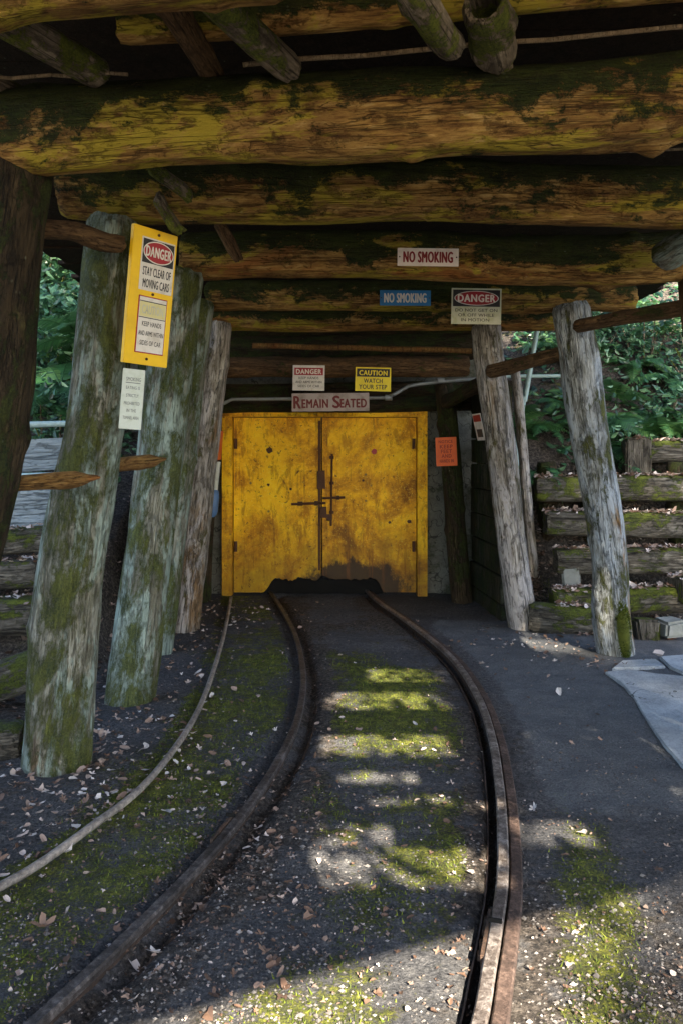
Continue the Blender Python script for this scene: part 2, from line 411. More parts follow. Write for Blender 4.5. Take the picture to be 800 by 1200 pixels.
M['slab'] = mat_concrete('concrete_slab', (0.20, 0.22, 0.24), (0.46, 0.49, 0.52), 0.34)
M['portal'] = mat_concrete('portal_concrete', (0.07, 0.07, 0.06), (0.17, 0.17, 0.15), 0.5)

def mat_leaf(name, c0, c1, c2, rough=0.42, spec=0.5, trans=0.25):
    g = G(name)
    at_ = g.n('ShaderNodeAttribute', attribute_name='tint')
    col = g.ramp(at_.outputs['Fac'], [(0.05, c0), (0.55, c1), (0.95, c2)])
    col = g.mix(g.math('MULTIPLY', g.noise(g.obj(rand=False), 60, 3), .35), col, g_dim(c0, .8))
    g.done(col, rough, spec)
    tr = g.n('ShaderNodeBsdfTranslucent', {'Color': g.mix(.5, col, c2)})
    mx = g.n('ShaderNodeMixShader', {0: trans, 1: g.b.outputs[0], 2: tr.outputs[0]})
    g.t.links.new(mx.outputs[0], g.t.nodes['Material Output'].inputs[0])
    return g.m
M['fern'] = mat_leaf('fern_green', (0.014, 0.055, 0.018), (0.045, 0.15, 0.045), (0.16, 0.31, 0.09), .5, .4)
M['ivy'] = mat_leaf('glossy_leaf', (0.008, 0.035, 0.016), (0.04, 0.13, 0.05), (0.20, 0.36, 0.17), .32, .6)
M['tree'] = mat_leaf('tree_leaf', (0.02, 0.05, 0.015), (0.045, 0.095, 0.025), (0.10, 0.16, 0.04), .5, .3)
M['grass'] = mat_leaf('moss_blade', (0.03, 0.045, 0.008), (0.09, 0.115, 0.014), (0.20, 0.23, 0.03), .7, .2)

def mat_dry():
    g = G('dry_leaf')
    at_ = g.n('ShaderNodeAttribute', attribute_name='tint')
    col = g.ramp(at_.outputs['Fac'], [(0.0, (0.045, 0.028, 0.02)), (0.3, (0.13, 0.075, 0.05)), (0.55, (0.26, 0.18, 0.14)), (0.78, (0.42, 0.34, 0.30)), (0.93, (0.50, 0.46, 0.44)), (1.0, (0.45, 0.14, 0.03))])
    return g.done(col, 0.6, 0.35)
M['dry'] = mat_dry()

# ------------------------------------------------------------------ track lines (on the ground)
def spline(pts, n=16):
    out = []
    P = [pts[0] * 2 - pts[1]] + pts + [pts[-1] * 2 - pts[-2]]
    for i in range(1, len(P) - 2):
        a, b, c, d = P[i - 1], P[i], P[i + 1], P[i + 2]
        for k in range(n):
            t = k / n
            out.append(0.5 * ((2 * b) + (c - a) * t + (2 * a - 5 * b + 4 * c - d) * t * t + (3 * b - a - 3 * c + d) * t ** 3))
    out.append(P[-2])
    return out

RZ = 0.035
LEFT = spline([on_ground(*p, RZ) for p in [(316, 690), (326, 705), (345, 740), (355, 785), (350, 835), (325, 890), (284, 950), (222, 1020), (136, 1105), (32, 1200), (-90, 1312)]])
RIGHT = spline([on_ground(*p, RZ) for p in [(428, 690), (443, 704), (486, 734), (529, 770), (558, 812), (575, 860), (584, 915), (588, 970), (588, 1030), (580, 1090), (573, 1130), (560, 1200), (520, 1330)]])
PIPE = spline([on_ground(*p, 0.025) for p in [(271, 700), (266, 728), (257, 765), (240, 815), (212, 868), (170, 918), (110, 968), (40, 1015), (-50, 1068)]])

def curve_x(line, y):
    """x of a track line at depth y, and its slope"""
    for a, b in zip(line, line[1:]):
        if (a.y - y) * (b.y - y) <= 0 and a.y != b.y:
            t = (y - a.y) / (b.y - a.y)
            return a.x + (b.x - a.x) * t, abs((b.x - a.x) / (b.y - a.y))
    e = line[0] if abs(line[0].y - y) < abs(line[-1].y - y) else line[-1]
    return e.x, 0.3

# ------------------------------------------------------------------ ground
def hill(x, y):
    hr = min(max((y - 6.38) * 1.95, 0), 1.3) + min(max((y - 7.05) * 0.95, 0), 5.5)
    hl = min(max((y - 4.35) * 0.60, 0), 0.75) + min(max((y - 5.7) * 0.55, 0), 5.0)
    mr = max(smooth(1.38, 1.56, x), smooth(7.85, 8.1, y))
    ml = max(smooth(1.42, 1.7, -x), smooth(7.85, 8.1, y))
    t = smooth(-0.6, 0.6, x)
    h = hl * ml * (1 - t) + hr * mr * t
    far = smooth(11, 20, abs(x))
    return h * (1 - 0.6 * far)

def axis(lo, a, b, hi, step, grow=1.25):
    mid = [a + (b - a) * i / round((b - a) / step) for i in range(round((b - a) / step) + 1)]
    l, s = [], step
    p = a
    while p > lo:
        s *= grow; p -= s; l.append(max(p, lo))
    r, s, p = [], step, b
    while p < hi:
        s *= grow; p += s; r.append(min(p, hi))
    return l[::-1] + mid + r

def build_ground():
    xs = axis(-80, -2.3, 2.6, 80, 0.028)
    ys = axis(-60, 1.55, 7.7, 90, 0.03)
    nx, ny = len(xs), len(ys)
    verts, cover = [], []
    for y in ys:
        lx, ls = curve_x(LEFT, y); rx, rs = curve_x(RIGHT, y); px, _ = curve_x(PIPE, y)
        lc, rc = 1 / math.sqrt(1 + ls * ls), 1 / math.sqrt(1 + rs * rs)
        for x in xs:
            z = hill(x, y)
            near = -3 < x < 3.2 and -1 < y < 8
            moss = dirt = asp = 0.0
            if near:
                n1 = fbm(x * 1.7, y * 1.7, 3.1); n2 = fbm(x * 6, y * 6, 9.0); n3 = fbm(x * 22, y * 22, 1.0, 3)
                z += 0.010 * n1 + 0.007 * n2 + 0.004 * n3
                if 1.0 < y < 7.45:
                    dl, dr = (x - lx) * lc, (x - rx) * rc
                    # trench by each rail, inner side deeper
                    z -= 0.04 * exp(-((dl - 0.05) / 0.04) ** 2) + 0.015 * exp(-((dl + 0.04) / 0.03) ** 2)
                    z -= 0.045 * exp(-((dr + 0.030) / 0.022) ** 2)
                    # cover
                    mid = (x - lx) / max(rx - lx, .1)
                    if x < lx:
                        w = smooth(-1.25, -0.55, (x - lx)) * smooth(-.03, -.12, dl)
                        moss = 0.50 * w + 0.34 * n1 * w
                        dirt = 0.36 + 0.3 * n1 - 0.30 * w
                        if x < px - .1: moss *= 0.6
                    elif x < rx:
                        moss = 0.30 + 0.42 * n1 + 0.12 * exp(-((mid - .62) / .22) ** 2)
                        if y < 2.4: moss += 0.24 * smooth(.25, .55, mid) * smooth(2.5, 2.1, y)
                        moss += .26 * exp(-((x - .36) / .22) ** 2 - ((y - 2.55) / .16) ** 2) + .22 * exp(-((x - .15) / .3) ** 2 - ((y - 4.0) / .8) ** 2)
                        dirt = 0.30 + .35 * n1 + .35 * exp(-(dl - .12) ** 2 / .03) + .25 * exp(-(dr + .12) ** 2 / .02)
                        moss *= smooth(.08, .22, dl) * smooth(-.06, -.16, dr)
                        moss -= .2 * exp(-((mid - .25) / .2) ** 2) * smooth(3.2, 2.4, y)
                        moss *= 1 - .75 * smooth(5.2, 5.9, y)
                    else:
                        w = exp(-((dr - .28) / .16) ** 2)
                        moss = (0.52 * w + .1 * n1) * smooth(3.4, 2.3, y) + .12 * w
                        asp = smooth(.05, .3, dr) * smooth(2.5, 3.3, y) * smooth(6.6, 6.0, y)
                        dirt = .05 + .25 * n1 + .5 * smooth(2.7, 2.1, y) + .2 * exp(-(dr - .1) ** 2 / .01)
                if y < 1.9: dirt = max(dirt, .4)
                if abs(x) > 1.35 and y > 3: dirt = max(dirt, smooth(1.35, 1.6, abs(x)) * .8 if x < 0 or y > 5.4 else dirt)
            else:
                z += 0.12 * fbm(x * .35, y * .35, 2.0)
                dirt = 0.9
                moss = 0.25 + .3 * fbm(x * .5, y * .5, 5.0)
            if z > 0.08 and near: dirt = 0.9; moss = .2 + .3 * fbm(x * 2, y * 2, 7)
            verts.append((x, y, z)); cover.append((min(max(moss, 0), 1), min(max(dirt, 0), 1), min(max(asp, 0), 1), 1))
    faces = [(j * nx + i, j * nx + i + 1, (j + 1) * nx + i + 1, (j + 1) * nx + i) for j in range(ny - 1) for i in range(nx - 1)]
    me = bpy.data.meshes.new('ground')
    me.from_pydata(verts, [], faces)
    me.polygons.foreach_set('use_smooth', [True] * len(faces))
    ca = me.color_attributes.new('cover', 'FLOAT_COLOR', 'POINT')
    ca.data.foreach_set('color', [c for q in cover for c in q])
    me.materials.append(M['ground'])
    o = bpy.data.objects.new('ground', me)
    COL.objects.link(o)
    tag(o, 'mossy asphalt and leaf mould ground around the curving track', 'ground', kind='structure')
    return o
GROUND = build_ground()
from mathutils.bvhtree import BVHTree
GB = BVHTree.FromPolygons([v.co.copy() for v in GROUND.data.vertices], [tuple(p.vertices) for p in GROUND.data.polygons])
def gz(x, y):
    h = GB.ray_cast(Vector((x, y, 30)), Vector((0, 0, -1)))
    return h[0].z if h[0] is not None else 0.0

# concrete path at the right
mb = MB()
poly = [on_ground(*p, .03) for p in [(708, 784), (735, 781), (770, 786), (830, 792), (1100, 800), (1100, 1010), (880, 960), (800, 893), (778, 868), (756, 838), (741, 812), (727, 796)]]
mb.prism([(p.x, p.y) for p in poly][::-1], -0.06, 0.014)
tag(mb.build('concrete_path', M['slab'], bevel=.004), 'pale blue grey concrete path slab beside the asphalt', 'path', kind='structure')
for i, (q, lab) in enumerate([([(716, 781), (728, 772), (768, 770), (780, 779), (742, 780.5)], 'cracked flat flagstone touching the mossy foot of the silver post'),
                              ([(772, 768), (800, 766), (850, 772), (845, 788), (800, 787), (784, 780)], 'flat flagstone with pale fallen leaves, farther from the silver post')]):
    mb = MB(); pp = [on_ground(*p, .03) for p in q]
    mb.prism([(p.x, p.y) for p in pp][::-1], -.05, .022 + .004 * i)
    tag(mb.build('flagstone', M['slab'], bevel=.008), lab, 'flagstone', 'flagstones behind the concrete path')

# ------------------------------------------------------------------ logs
def log_mesh(p0, p1, r0, r1, seed, seg=36, lump=0.06, groove=0.03, bend=0.015, via=(), ends=('cut', 'cut'), knots=3, hollow=False):
    p0, p1 = Vector(p0), Vector(p1)
    L = (p1 - p0).length
    ax = (p1 - p0).normalized()
    q = ax.to_track_quat('Z', 'Y')
    inv = q.inverted()
    rnd = random.Random(seed)
    n = max(10, int(L / 0.03))
    kn = [(rnd.uniform(.1, .9) * L, rnd.uniform(0, 2 * pi), rnd.uniform(.10, .26), rnd.uniform(.03, .06)) for _ in range(knots)]
    s = seed * 3.17
    vs, fs = [], []
    vl = [(t, inv @ Vector((dx, dy, dz)) if True else None) for t, dx, dy, dz in via]
    def off(t):
        o = Vector((fbm(t * 1.5 * L / 2, s, 0, 2), fbm(t * 1.5 * L / 2, s, 7, 2), 0)) * bend * smooth(0, .15, t) * smooth(1, .85, t)
        for tc, d in vl:
            w = .22
            o += Vector((d.x, d.y, 0)) * exp(-((t - tc) / w) ** 2)
        return o
    tl = [i / n for i in range(n + 1)]
    for i, t in enumerate(tl):
        z = t * L
        c = off(t)
        r = r0 + (r1 - r0) * t
        sc = 1.0
        sx = 1.0
        for e, d in ((0, z), (1, L - z)):
            if ends[e] == 'cut': sc *= 1 - 0.12 * smooth(.03, 0, d)
            elif ends[e] == 'round': sc *= 0.35 + 0.65 * math.sqrt(max(0, 1 - (1 - min(d / (r * .9), 1)) ** 2))
            elif ends[e] == 'chisel': sx *= 0.25 + 0.75 * smooth(0, .10, d)
        for k in range(seg):
            a = 2 * pi * k / seg
            ca, sa = cos(a), sin(a)
            m = 1 + lump * fbm(ca * 1.1 + s, sa * 1.1, z * 1.8, 3) + groove * fbm(ca * 6 + s, sa * 6, z * 2.2, 3) + groove * .8 * fbm(ca * 14, sa * 14 + s, z * 2.5, 2)
            for kz, ka, kh, kw in kn:
                da = (a - ka + pi) % (2 * pi) - pi
                m += kh * exp(-((z - kz) / kw) ** 2 - (da * r / (kw * .8)) ** 2)
            zz = z
            if i in (0, n): zz += 0.012 * fbm(ca * 2 + s, sa * 2, 3 + i)
            vs.append(Vector((c.x + ca * r * m * sc, c.y + sa * r * m * sc * sx, zz)))
    for i in range(n):
        for k in range(seg):
            fs.append((i * seg + k, i * seg + (k + 1) % seg, (i + 1) * seg + (k + 1) % seg, (i + 1) * seg + k))
    mb = MB()
    mb.add(vs, fs, True)
    for e in (0, 1):
        ring = vs[:seg] if e == 0 else vs[-seg:]
        c = sum(ring, Vector()) / seg
        if hollow and e == 0:
            inner = [c + (p - c) * .74 for p in ring]; deep = [c + (p - c) * .66 + Vector((0, 0, .5)) for p in ring]
            mb.add(ring + inner, [((k + 1) % seg, k, seg + k, seg + (k + 1) % seg) for k in range(seg)])
            mb.add(inner + deep, [((k + 1) % seg, k, seg + k, seg + (k + 1) % seg) for k in range(seg)], True)
            mb.add(deep, [tuple(range(seg))[::-1]])
        else:
            mid = [c + (p - c) * .55 + Vector((0, 0, rnd.uniform(-.006, .006))) for p in ring]
            f1 = [((k + 1) % seg, k, seg + k, seg + (k + 1) % seg) for k in range(seg)]
            f2 = [(seg + k, 2 * seg, seg + (k + 1) % seg) for k in range(seg)]
            if e == 1: f1 = [f[::-1] for f in f1]; f2 = [f[::-1] for f in f2]
            f2 = [f[::-1] for f in f2] if e == 0 else f2
            mb.add(ring + mid + [c], f1 + f2)
    return mb, p0, q

def log(name, p0, p1, r0, r1, mat, seed, parent=None, **kw):
    mb, o, q = log_mesh(p0, p1, r0, r1, seed, **kw)
    return mb.build(name, mat, parent, loc=o, rot=q)

def sunk(p, d=0.08):
    p = Vector(p); p.z = gz(p.x, p.y) - d
    return p

# --- the timber sets: two posts and a crossbeam each
FG = 'log frames of the mine entrance'
def frame(label, base):
    return tag(empty('timber_frame', base), label, 'log frame', FG)

# 1: nearest, dark post
Y1 = 2.68
f = frame('nearest log frame, with a thick dark bark post and a heavy mossy ochre beam', (0, Y1, 0))
log('post', sunk((-1.56, 2.72, 0)), at(8, 175, 2.72), .155, .15, M['dark'], 11, f, via=[(.62, .05, 0, 0)], lump=.10)
log('post', sunk((1.95, 2.9, 0)), (1.60, 2.75, 2.42), .14, .13, M['mossy'], 12, f)
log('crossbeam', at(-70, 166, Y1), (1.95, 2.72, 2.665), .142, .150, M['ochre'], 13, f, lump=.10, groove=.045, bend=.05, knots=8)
# 2
Y2 = 3.42
f = frame('log frame whose stout mossy post carries the tall yellow warning board', (0, Y2, 0))
log('post', sunk((-1.247, 3.385, 0)), at(134, 258, 3.40), .150, .116, M['mossy'], 30, f, via=[(.30, -.035, 0, 0)], lump=.10, bend=.03, knots=5)
log('post', sunk((2.0, 3.55, 0)), (1.68, 3.45, 2.38), .13, .12, M['silver'], 22, f)
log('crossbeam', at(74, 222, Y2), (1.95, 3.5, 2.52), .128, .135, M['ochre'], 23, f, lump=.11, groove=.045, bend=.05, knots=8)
# 3
Y3 = 4.42
f = frame('log frame whose crossbeam carries the cream no smoking sign', (0, Y3, 0))
log('post', sunk((-1.185, 4.26, 0)), at(213, 318, 4.30), .135, .128, M['mossy'], 33, f, lump=.08)
log('post', sunk((2.28, 4.45, 0)), at(820, 318, 4.4), .12, .12, M['pole'], 32, f)
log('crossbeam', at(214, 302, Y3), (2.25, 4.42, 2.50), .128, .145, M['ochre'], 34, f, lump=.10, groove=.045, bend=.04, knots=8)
# 4
Y4 = 5.42
f = frame('log frame whose crossbeam carries the small blue no smoking sign', (0, Y4, 0))
log('post', sunk((-1.285, 5.28, 0)), at(233, 352, 5.32), .115, .11, M['mossy'], 41, f)
FOOT = log('post', sunk((1.885, 5.28, 0)), at(668, 357, 5.26), .120, .130, M['silver'], 45, f, via=[(.36, .045, 0, 0)], lump=.10, bend=.03, knots=4)
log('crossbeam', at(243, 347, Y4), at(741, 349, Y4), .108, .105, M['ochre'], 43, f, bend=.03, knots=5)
# 5
Y5 = 6.02
f = frame('pale grey log frame whose post stands under the black and red danger sign', (0, Y5, 0))
log('post', sunk((-1.222, 5.985, 0)), at(259, 378, 6.0), .108, .088, M['grey'], 51, f, knots=4)
log('post', sunk((1.435, 6.05, 0)), at(568, 380, 6.05), .112, .118, M['grey'], 52, f, knots=3)
log('crossbeam', at(238, 375, 6.1), at(690, 374, 6.1), .088, .092, M['ochre'], 53, f, bend=.03, knots=5)
# 6
Y6 = 7.12
f = frame('small dark log frame directly before the yellow doors', (0, Y6, 0))
log('post', sunk((1.125, 7.14, 0)), at(519, 448, 7.12), .098, .088, M['dark'], 61, f, knots=5)
log('post', sunk((-1.30, 7.16, 0)), at(248, 448, 7.14), .09, .085, M['dark'], 62, f)
log('crossbeam', at(236, 431, 7.1), at(548, 429, 7.1), .092, .098, M['pole'], 63, f, bend=.03)

# ------------------------------------------------------------------ roof
def roof_poles():
    G_ = 'small logs laid across the beams under the roof'
    def zl(px, py, Z):
        Y = FPX * (Z - EYE) / (HY - py)
        return at(px, py, Y)
    items = [
        ((18, 26), (116, 86), 2.62, .052, 'bark', 'pale bark log jutting under the dark roof over the nearest dark post', .03, 'round'),
        ((252, -4), (334, 76), 2.61, .052, 'bark', 'fat grey branch with a bright moss patch, hanging under the roof', .03, 'cut'),
        ((490, -4), (526, 50), 2.60, .050, 'bark', 'short moss covered log end beside the hollow log', .03, 'cut'),
        ((-14, 100), (78, 150), 2.60, .050, 'bark', 'green mossy log end above the dark bark post', .0, 'cut'),
        ((205, 20), (247, 84), 2.66, .045, 'pole', 'dark squared pole in the shade beside the fat grey branch', .05, 'cut'),
    ]
    for i, (a, b, Z, r, m, lab, ext, e) in enumerate(items):
        p, q = zl(*a, Z), zl(*b, Z)
        d = (q - p).normalized()
        tag(log('roof_log', p - d * .35, q + d * ext, r, r * .92, M[m], 70 + i, lump=.12, bend=.02, ends=('cut', e), knots=3), lab, 'log', G_)
    p = zl(567, 4, 2.66)
    tag(log('roof_log', p, p + Vector((.10, .30, 0.0)), .066, .064, M['bark'], 80, hollow=True, lump=.08), 'hollow log end with a dark round bore', 'log', G_)
    for i, (a, b, ya, yb, r, m, lab) in enumerate([
        ((174, 194), (222, 232), 3.00, 3.24, .028, M['bark'], 'thin mossy stub lying on the second mossy beam'),
        ((186, 226), (214, 272), 3.18, 3.24, .026, M['bark'], 'crooked mossy branch clinging to the front of the second beam'),
        ((254, 258), (280, 304), 4.05, 4.20, .032, M['pole'], 'short brown stub between the second beam and the third'),
        ((768, 306), (900, 225), 4.20, 3.70, .085, M['mossy'], 'thick lichen grey log end over the outer post of the third frame'),
    ]):
        tag(log('roof_log', at(*a, ya), at(*b, yb), r, r * .9, m, 90 + i, lump=.15, bend=.03, ends=('round', 'cut')), lab, 'log', G_)
    for i, (a, b, Y, r, lab) in enumerate([((285, 76), (860, 27), 2.50, .008, 'thin pale strip standing in for a lit board edge before the nearest frame beam'),
                                      ((-30, 92), (150, 86), 2.52, .006, 'short pale strip standing in for a lit board edge over the dark post'),
                                      ((500, 182), (860, 174), 3.22, .006, 'thin pale strip standing in for a lit board edge between the two nearest frame beams'),
                                      ((296, 405), (552, 411), 6.7, .024, 'straight thin pole above the danger and caution signs')]):
        mb = MB()
        p, q = at(*a, Y), at(*b, Y)
        mb.tube([p.lerp(q, k / 8) + Vector((0, 0, .004 * sin(k * 2.1))) for k in range(9)], r, 8)
        tag(mb.build('batten', M['lit_edge'] if i < 3 else M['chisel']), lab, 'batten', 'thin battens under the roof')  # the pale strips stand in for slits of light; the last is a pole
    # beams in front of frame one
    tag(log('overhead_log', at(-140, -18, 1.88), at(330, -62, 1.92), .125, .12, M['ochre'], 97, bend=.03, lump=.06), 'brown log crossing the top of the view, ahead of every frame', 'log', 'logs lying overhead in front of the first frame')
    tag(log('overhead_log', at(140, 34, 2.45), at(960, -32, 2.45), .05, .055, M['ochre'], 98, bend=.02, lump=.06), 'thinner brown log behind the overhead log, crossing under the roof', 'log', 'logs lying overhead in front of the first frame')
roof_poles()

# plank roof: boards lying on the logs; some boards are broken, so the sun falls through
ZR = 2.84
KX, KY = TO_SUN.x / TO_SUN.z, TO_SUN.y / TO_SUN.z
GAPS = []
def gap(px0, px1, py0, py1):
    """a hole in the roof: where the sun through it lands on the ground is known from the patch of light"""
    a, b = on_ground(px0, py1), on_ground(px1, py0)
    x0, x1 = sorted((a.x, b.x)); e = .035
    GAPS.append((x0 + KX * ZR - e, x1 + KX * ZR + e, a.y + KY * ZR - e * .3, b.y + KY * ZR + e * .3))
for g_ in [(392, 512, 812, 832), (384, 520, 861, 887), (415, 480, 905, 917), (388, 440, 968, 1040), (492, 562, 994, 1036), (628, 690, 852, 868), (600, 660, 962, 990), (430, 520, 784, 800), (440, 505, 932, 944), (560, 590, 935, 950)]:
    gap(*g_)
FRONT = (.305 + KX * ZR, 2.16 + KY * ZR)
def roof():
    mb = MB()
    rnd = random.Random(5)
    cuts = sorted(set([FRONT[1] - .95, 7.75] + [round(v, 3) for g_ in GAPS for v in g_[2:]]))
    # board edges: the gap edges plus regular boards
    ys = [cuts[0]]
    for c in cuts[1:]:
        while c - ys[-1] > 0.30: ys.append(ys[-1] + rnd.uniform(.18, .26))
        if c - ys[-1] > 0.02: ys.append(c)
    for y0, y1 in zip(ys, ys[1:]):
        ym = (y0 + y1) / 2
        holes = sorted((g_[0], g_[1]) for g_ in GAPS if g_[2] - .01 < ym < g_[3] + .01)
        x = -2.15 + rnd.uniform(-.12, .05)
        end = 2.75 + rnd.uniform(-.1, .1)
        segs = []
        for h0, h1 in holes:
            if h0 > x: segs.append((x, h0 + rnd.uniform(-.04, .04)))
            x = max(x, h1 + rnd.uniform(-.04, .04))
        segs.append((x, end))
        for a, b in segs:
            if b - a < .03: continue
            z = ZR + rnd.uniform(-.006, .006)
            if ym < FRONT[1] + .75:      # boards at the open front are sawn off along a slanting line
                e0, e1 = (FRONT[0] + (y - FRONT[1]) / .41 for y in (y0, y1 - .0015))
                if e0 < a + .05: continue
                mb.prism([(a, y0), (min(b, e0), y0), (min(b, e1), y1 - .0015), (a, y1 - .0015)], z - .014, z + .014)
                continue
            mb.box(((a + b) / 2, ym, z), (b - a, (y1 - y0) - .0015, .028), Matrix.Rotation(rnd.uniform(-.004, .004), 3, 'Y'))
        # the board layer on top covers the joints
        if not holes and ym > 2.1: mb.box((.3, ym + .09, ZR + .045), (4.8, .2, .02))
    return mb.build('plank_roof', M['roofwood'], origin=(0, 0, ZR))
ro = roof()
tag(ro, 'dark plank roof laid over the log frames', 'roof')
ROOF = ro

# ------------------------------------------------------------------ walls round the doors
YD = 7.52
mb = MB()
xl, xr = at(262, 0, YD).x, at(499, 0, YD).x
ztop = at(0, 480, YD).z
for x0, x1, z0, z1 in ((-2.4, xl - .005, -.2, 2.3), (xr + .005, 1.36, -.2, 2.3), (xl - .005, xr + .005, ztop + .01, 2.3), (-2.4, 1.36, 2.304, 2.82)):
    mb.box(((x0 + x1) / 2, YD + .16, (z0 + z1) / 2), (x1 - x0, .25, z1 - z0))
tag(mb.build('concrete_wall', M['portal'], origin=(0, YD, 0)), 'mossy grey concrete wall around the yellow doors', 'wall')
# log stack above the door
for i, (py, r, m) in enumerate([(474, .075, 'dark'), (457, .075, 'dark'), (408, .13, 'dark'), (380, .12, 'dark')]):
    tag(log('lintel_log', at(232, py + 2, YD - .10), at(556, py - 2, YD - .10), r, r, M[m], 120 + i, bend=.02),
        ['dark log lying right over the yellow door frame', 'dark log behind the danger and caution signs', 'thick dark log behind the straight thin pole', 'topmost dark log under the roof at the doors'][i], 'log', 'logs stacked above the doors')

def plank_wall(a, b, z0, z1, n, label, seed):
    rnd = random.Random(seed)
    a, b = Vector(a), Vector(b)
    d = (b - a); L = d.length; d.normalize()
    root = tag(empty('plank_wall', ((a + b) / 2).to_tuple()), label, 'wall')
    mb = MB()
    rot = Matrix.Rotation(math.atan2(d.y, d.x), 3, 'Z')
    for k in range(n):
        h = (z1 - z0) / n
        mb.box((a + b) / 2 + Vector((0, 0, z0 + h * (k + .5))) + rot @ Vector((0, rnd.uniform(-.012, .012), 0)), (L + rnd.uniform(-.03, .03), .05, h - .012), rot, jit=.004, rnd=rnd)
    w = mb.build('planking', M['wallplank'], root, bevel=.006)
    mb = MB()
    for t in (.1, .9):
        p = a.lerp(b, t) + rot @ Vector((0, .05 if a.x > 0 else .05, 0))
        mb.box(p + Vector((0, 0, (z0 + z1) / 2)), (.09, .06, z1 - z0), rot)
    mb.build('stud', M['dark'], root)
    return root
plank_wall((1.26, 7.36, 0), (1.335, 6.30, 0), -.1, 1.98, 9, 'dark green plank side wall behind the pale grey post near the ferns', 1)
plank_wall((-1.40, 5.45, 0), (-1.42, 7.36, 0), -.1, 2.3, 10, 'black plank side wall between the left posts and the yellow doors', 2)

# ------------------------------------------------------------------ yellow doors
def doors():
    root = tag(empty('mine_doors', (0, YD, 0)), 'rusty yellow steel double doors closing the mine tunnel', 'doors')
    y = YD
    def bx(name, x0, x1, z0, z1, th, mat, parent, yy=y, bev=.004):
        mb = MB(); mb.box(((x0 + x1) / 2, yy, (z0 + z1) / 2), (x1 - x0, th, z1 - z0))
        return mb.build(name, mat, parent, bevel=bev, origin=((x0 + x1) / 2, yy, (z0 + z1) / 2))
    X = lambda px: at(px, 0, y).x
    Z = lambda py: at(0, py, y).z
    fr = empty('door_frame', (0, y, 0), parent=root)
    bx('jamb', X(262), X(274), Z(700), Z(484), .10, M['door'], fr, y - .05)
    bx('jamb', X(487.5), X(499), Z(697), Z(484), .10, M['door'], fr, y - .05)
    bx('head', X(262), X(499), Z(489), Z(482.2), .11, M['door'], fr, y - .052)
    # leaves: plate with a ragged notch over the rails, worn through
    rnd = random.Random(3)
    def leaf(x0, x1, top, notch):
        bottom = []
        n = 46
        for i in range(n + 1):
            t = i / n
            x = x0 + (x1 - x0) * t
            z = Z(694)
            k = notch(x)
            z = z + (Z(678) - Z(694)) * k + .05 * k * fbm(x * 9, 3.0, 1.0, 6)
            bottom.append((x, z))
        outline = bottom + [(x1, top), (x0, top)]
        me = bmesh.new()
        fr_ = [me.verts.new((px, y - .012, pz)) for px, pz in outline]
        bk_ = [me.verts.new((px, y + .012, pz)) for px, pz in outline]
        me.faces.new(fr_); me.faces.new(bk_[::-1])
        for i in range(len(outline)):
            j = (i + 1) % len(outline)
            me.faces.new((fr_[j], fr_[i], bk_[i], bk_[j]))
        bmesh.ops.triangulate(me, faces=[fc for fc in me.faces if len(fc.verts) > 4])
        bmesh.ops.recalc_face_normals(me, faces=me.faces)
        mesh = bpy.data.meshes.new('door_leaf')
        c = Vector(((x0 + x1) / 2, y, 0))
        bmesh.ops.translate(me, verts=me.verts, vec=-c)
        me.to_mesh(mesh); me.free()
        mesh.materials.append(M['door'])
        o = bpy.data.objects.new('door_leaf', mesh); COL.objects.link(o)
        place(o, root, c)
        return o
    nl = smooth
    L_ = leaf(X(274.5), X(376), Z(489.5), lambda x: nl(X(308), X(322), x))
    R_ = leaf(X(377.5), X(487), Z(489.5), lambda x: nl(X(450), X(440), x))
    # worn edge strips along the meeting line and dark hollow hardware
    bx('edge_strip', X(373), X(375.6), Z(668), Z(493), .016, M['iron'], L_, y - .022, .002)
    bx('edge_strip', X(378.2), X(384), Z(668), Z(493), .012, M['door'], R_, y - .020, .002)
    # hasp, sliding bolts
    mb = MB(); mb.tube([(X(342), y - .04, Z(590.5)), (X(382), y - .04, Z(589))], .012, 8); mb.box((X(352), y - .028, Z(590)), (.05, .03, .04)); mb.box((X(371), y - .028, Z(589.5)), (.04, .03, .045))
    mb.build('slide_bolt', M['iron'], L_)
    mb = MB(); mb.tube([(X(378), y - .045, Z(583.5)), (X(404), y - .045, Z(582.5))], .012, 8); mb.box((X(396), y - .030, Z(583)), (.03, .03, .04))
    mb.build('slide_bolt', M['iron'], R_)
    mb = MB(); mb.tube([(X(389), y - .035, Z(532)), (X(388.5), y - .035, Z(570)), (X(388), y - .035, Z(616))], .010, 8)
    for pz in (536, 566, 600): mb.box((X(388.6), y - .026, Z(pz)), (.045, .02, .03))
    mb.build('upright_bolt', M['iron'], R_)
    mb = MB(); mb.box((X(377), y - .034, Z(562)), (.075, .022, .17), jit=.008); mb.box((X(379), y - .036, Z(600)), (.06, .022, .10), jit=.008); mb.box((X(386), y - .034, Z(606)), (.05, .03, .06), jit=.006)
    mb.build('hasp', M['iron'], L_)
    for par, px, py, m, r in ((L_, 316.5, 527.5, 'iron', .030), (R_, 438, 529.5, 'red', .026), (L_, 315, 568, 'iron', .013), (L_, 341, 573, 'iron', .014), (R_, 425, 563, 'iron', .012), (R_, 456, 612, 'iron', .014), (R_, 479, 611, 'iron', .02)):
        mb = MB(); c = Vector((X(px), y - .016, Z(py)))
        ring = [c + Vector((cos(a) * r * rnd.uniform(.75, 1.25), -.006, sin(a) * r * rnd.uniform(.75, 1.25))) for a in [2 * pi * k / 12 for k in range(12)]]
        base = [Vector((p.x, y - .011, p.z)) for p in ring]
        mb.add(ring + base, [tuple(range(12))[::-1]] + [(k, (k + 1) % 12, 12 + (k + 1) % 12, 12 + k) for k in range(12)])
        mb.build('rusted_bolt_head', M[m], par)
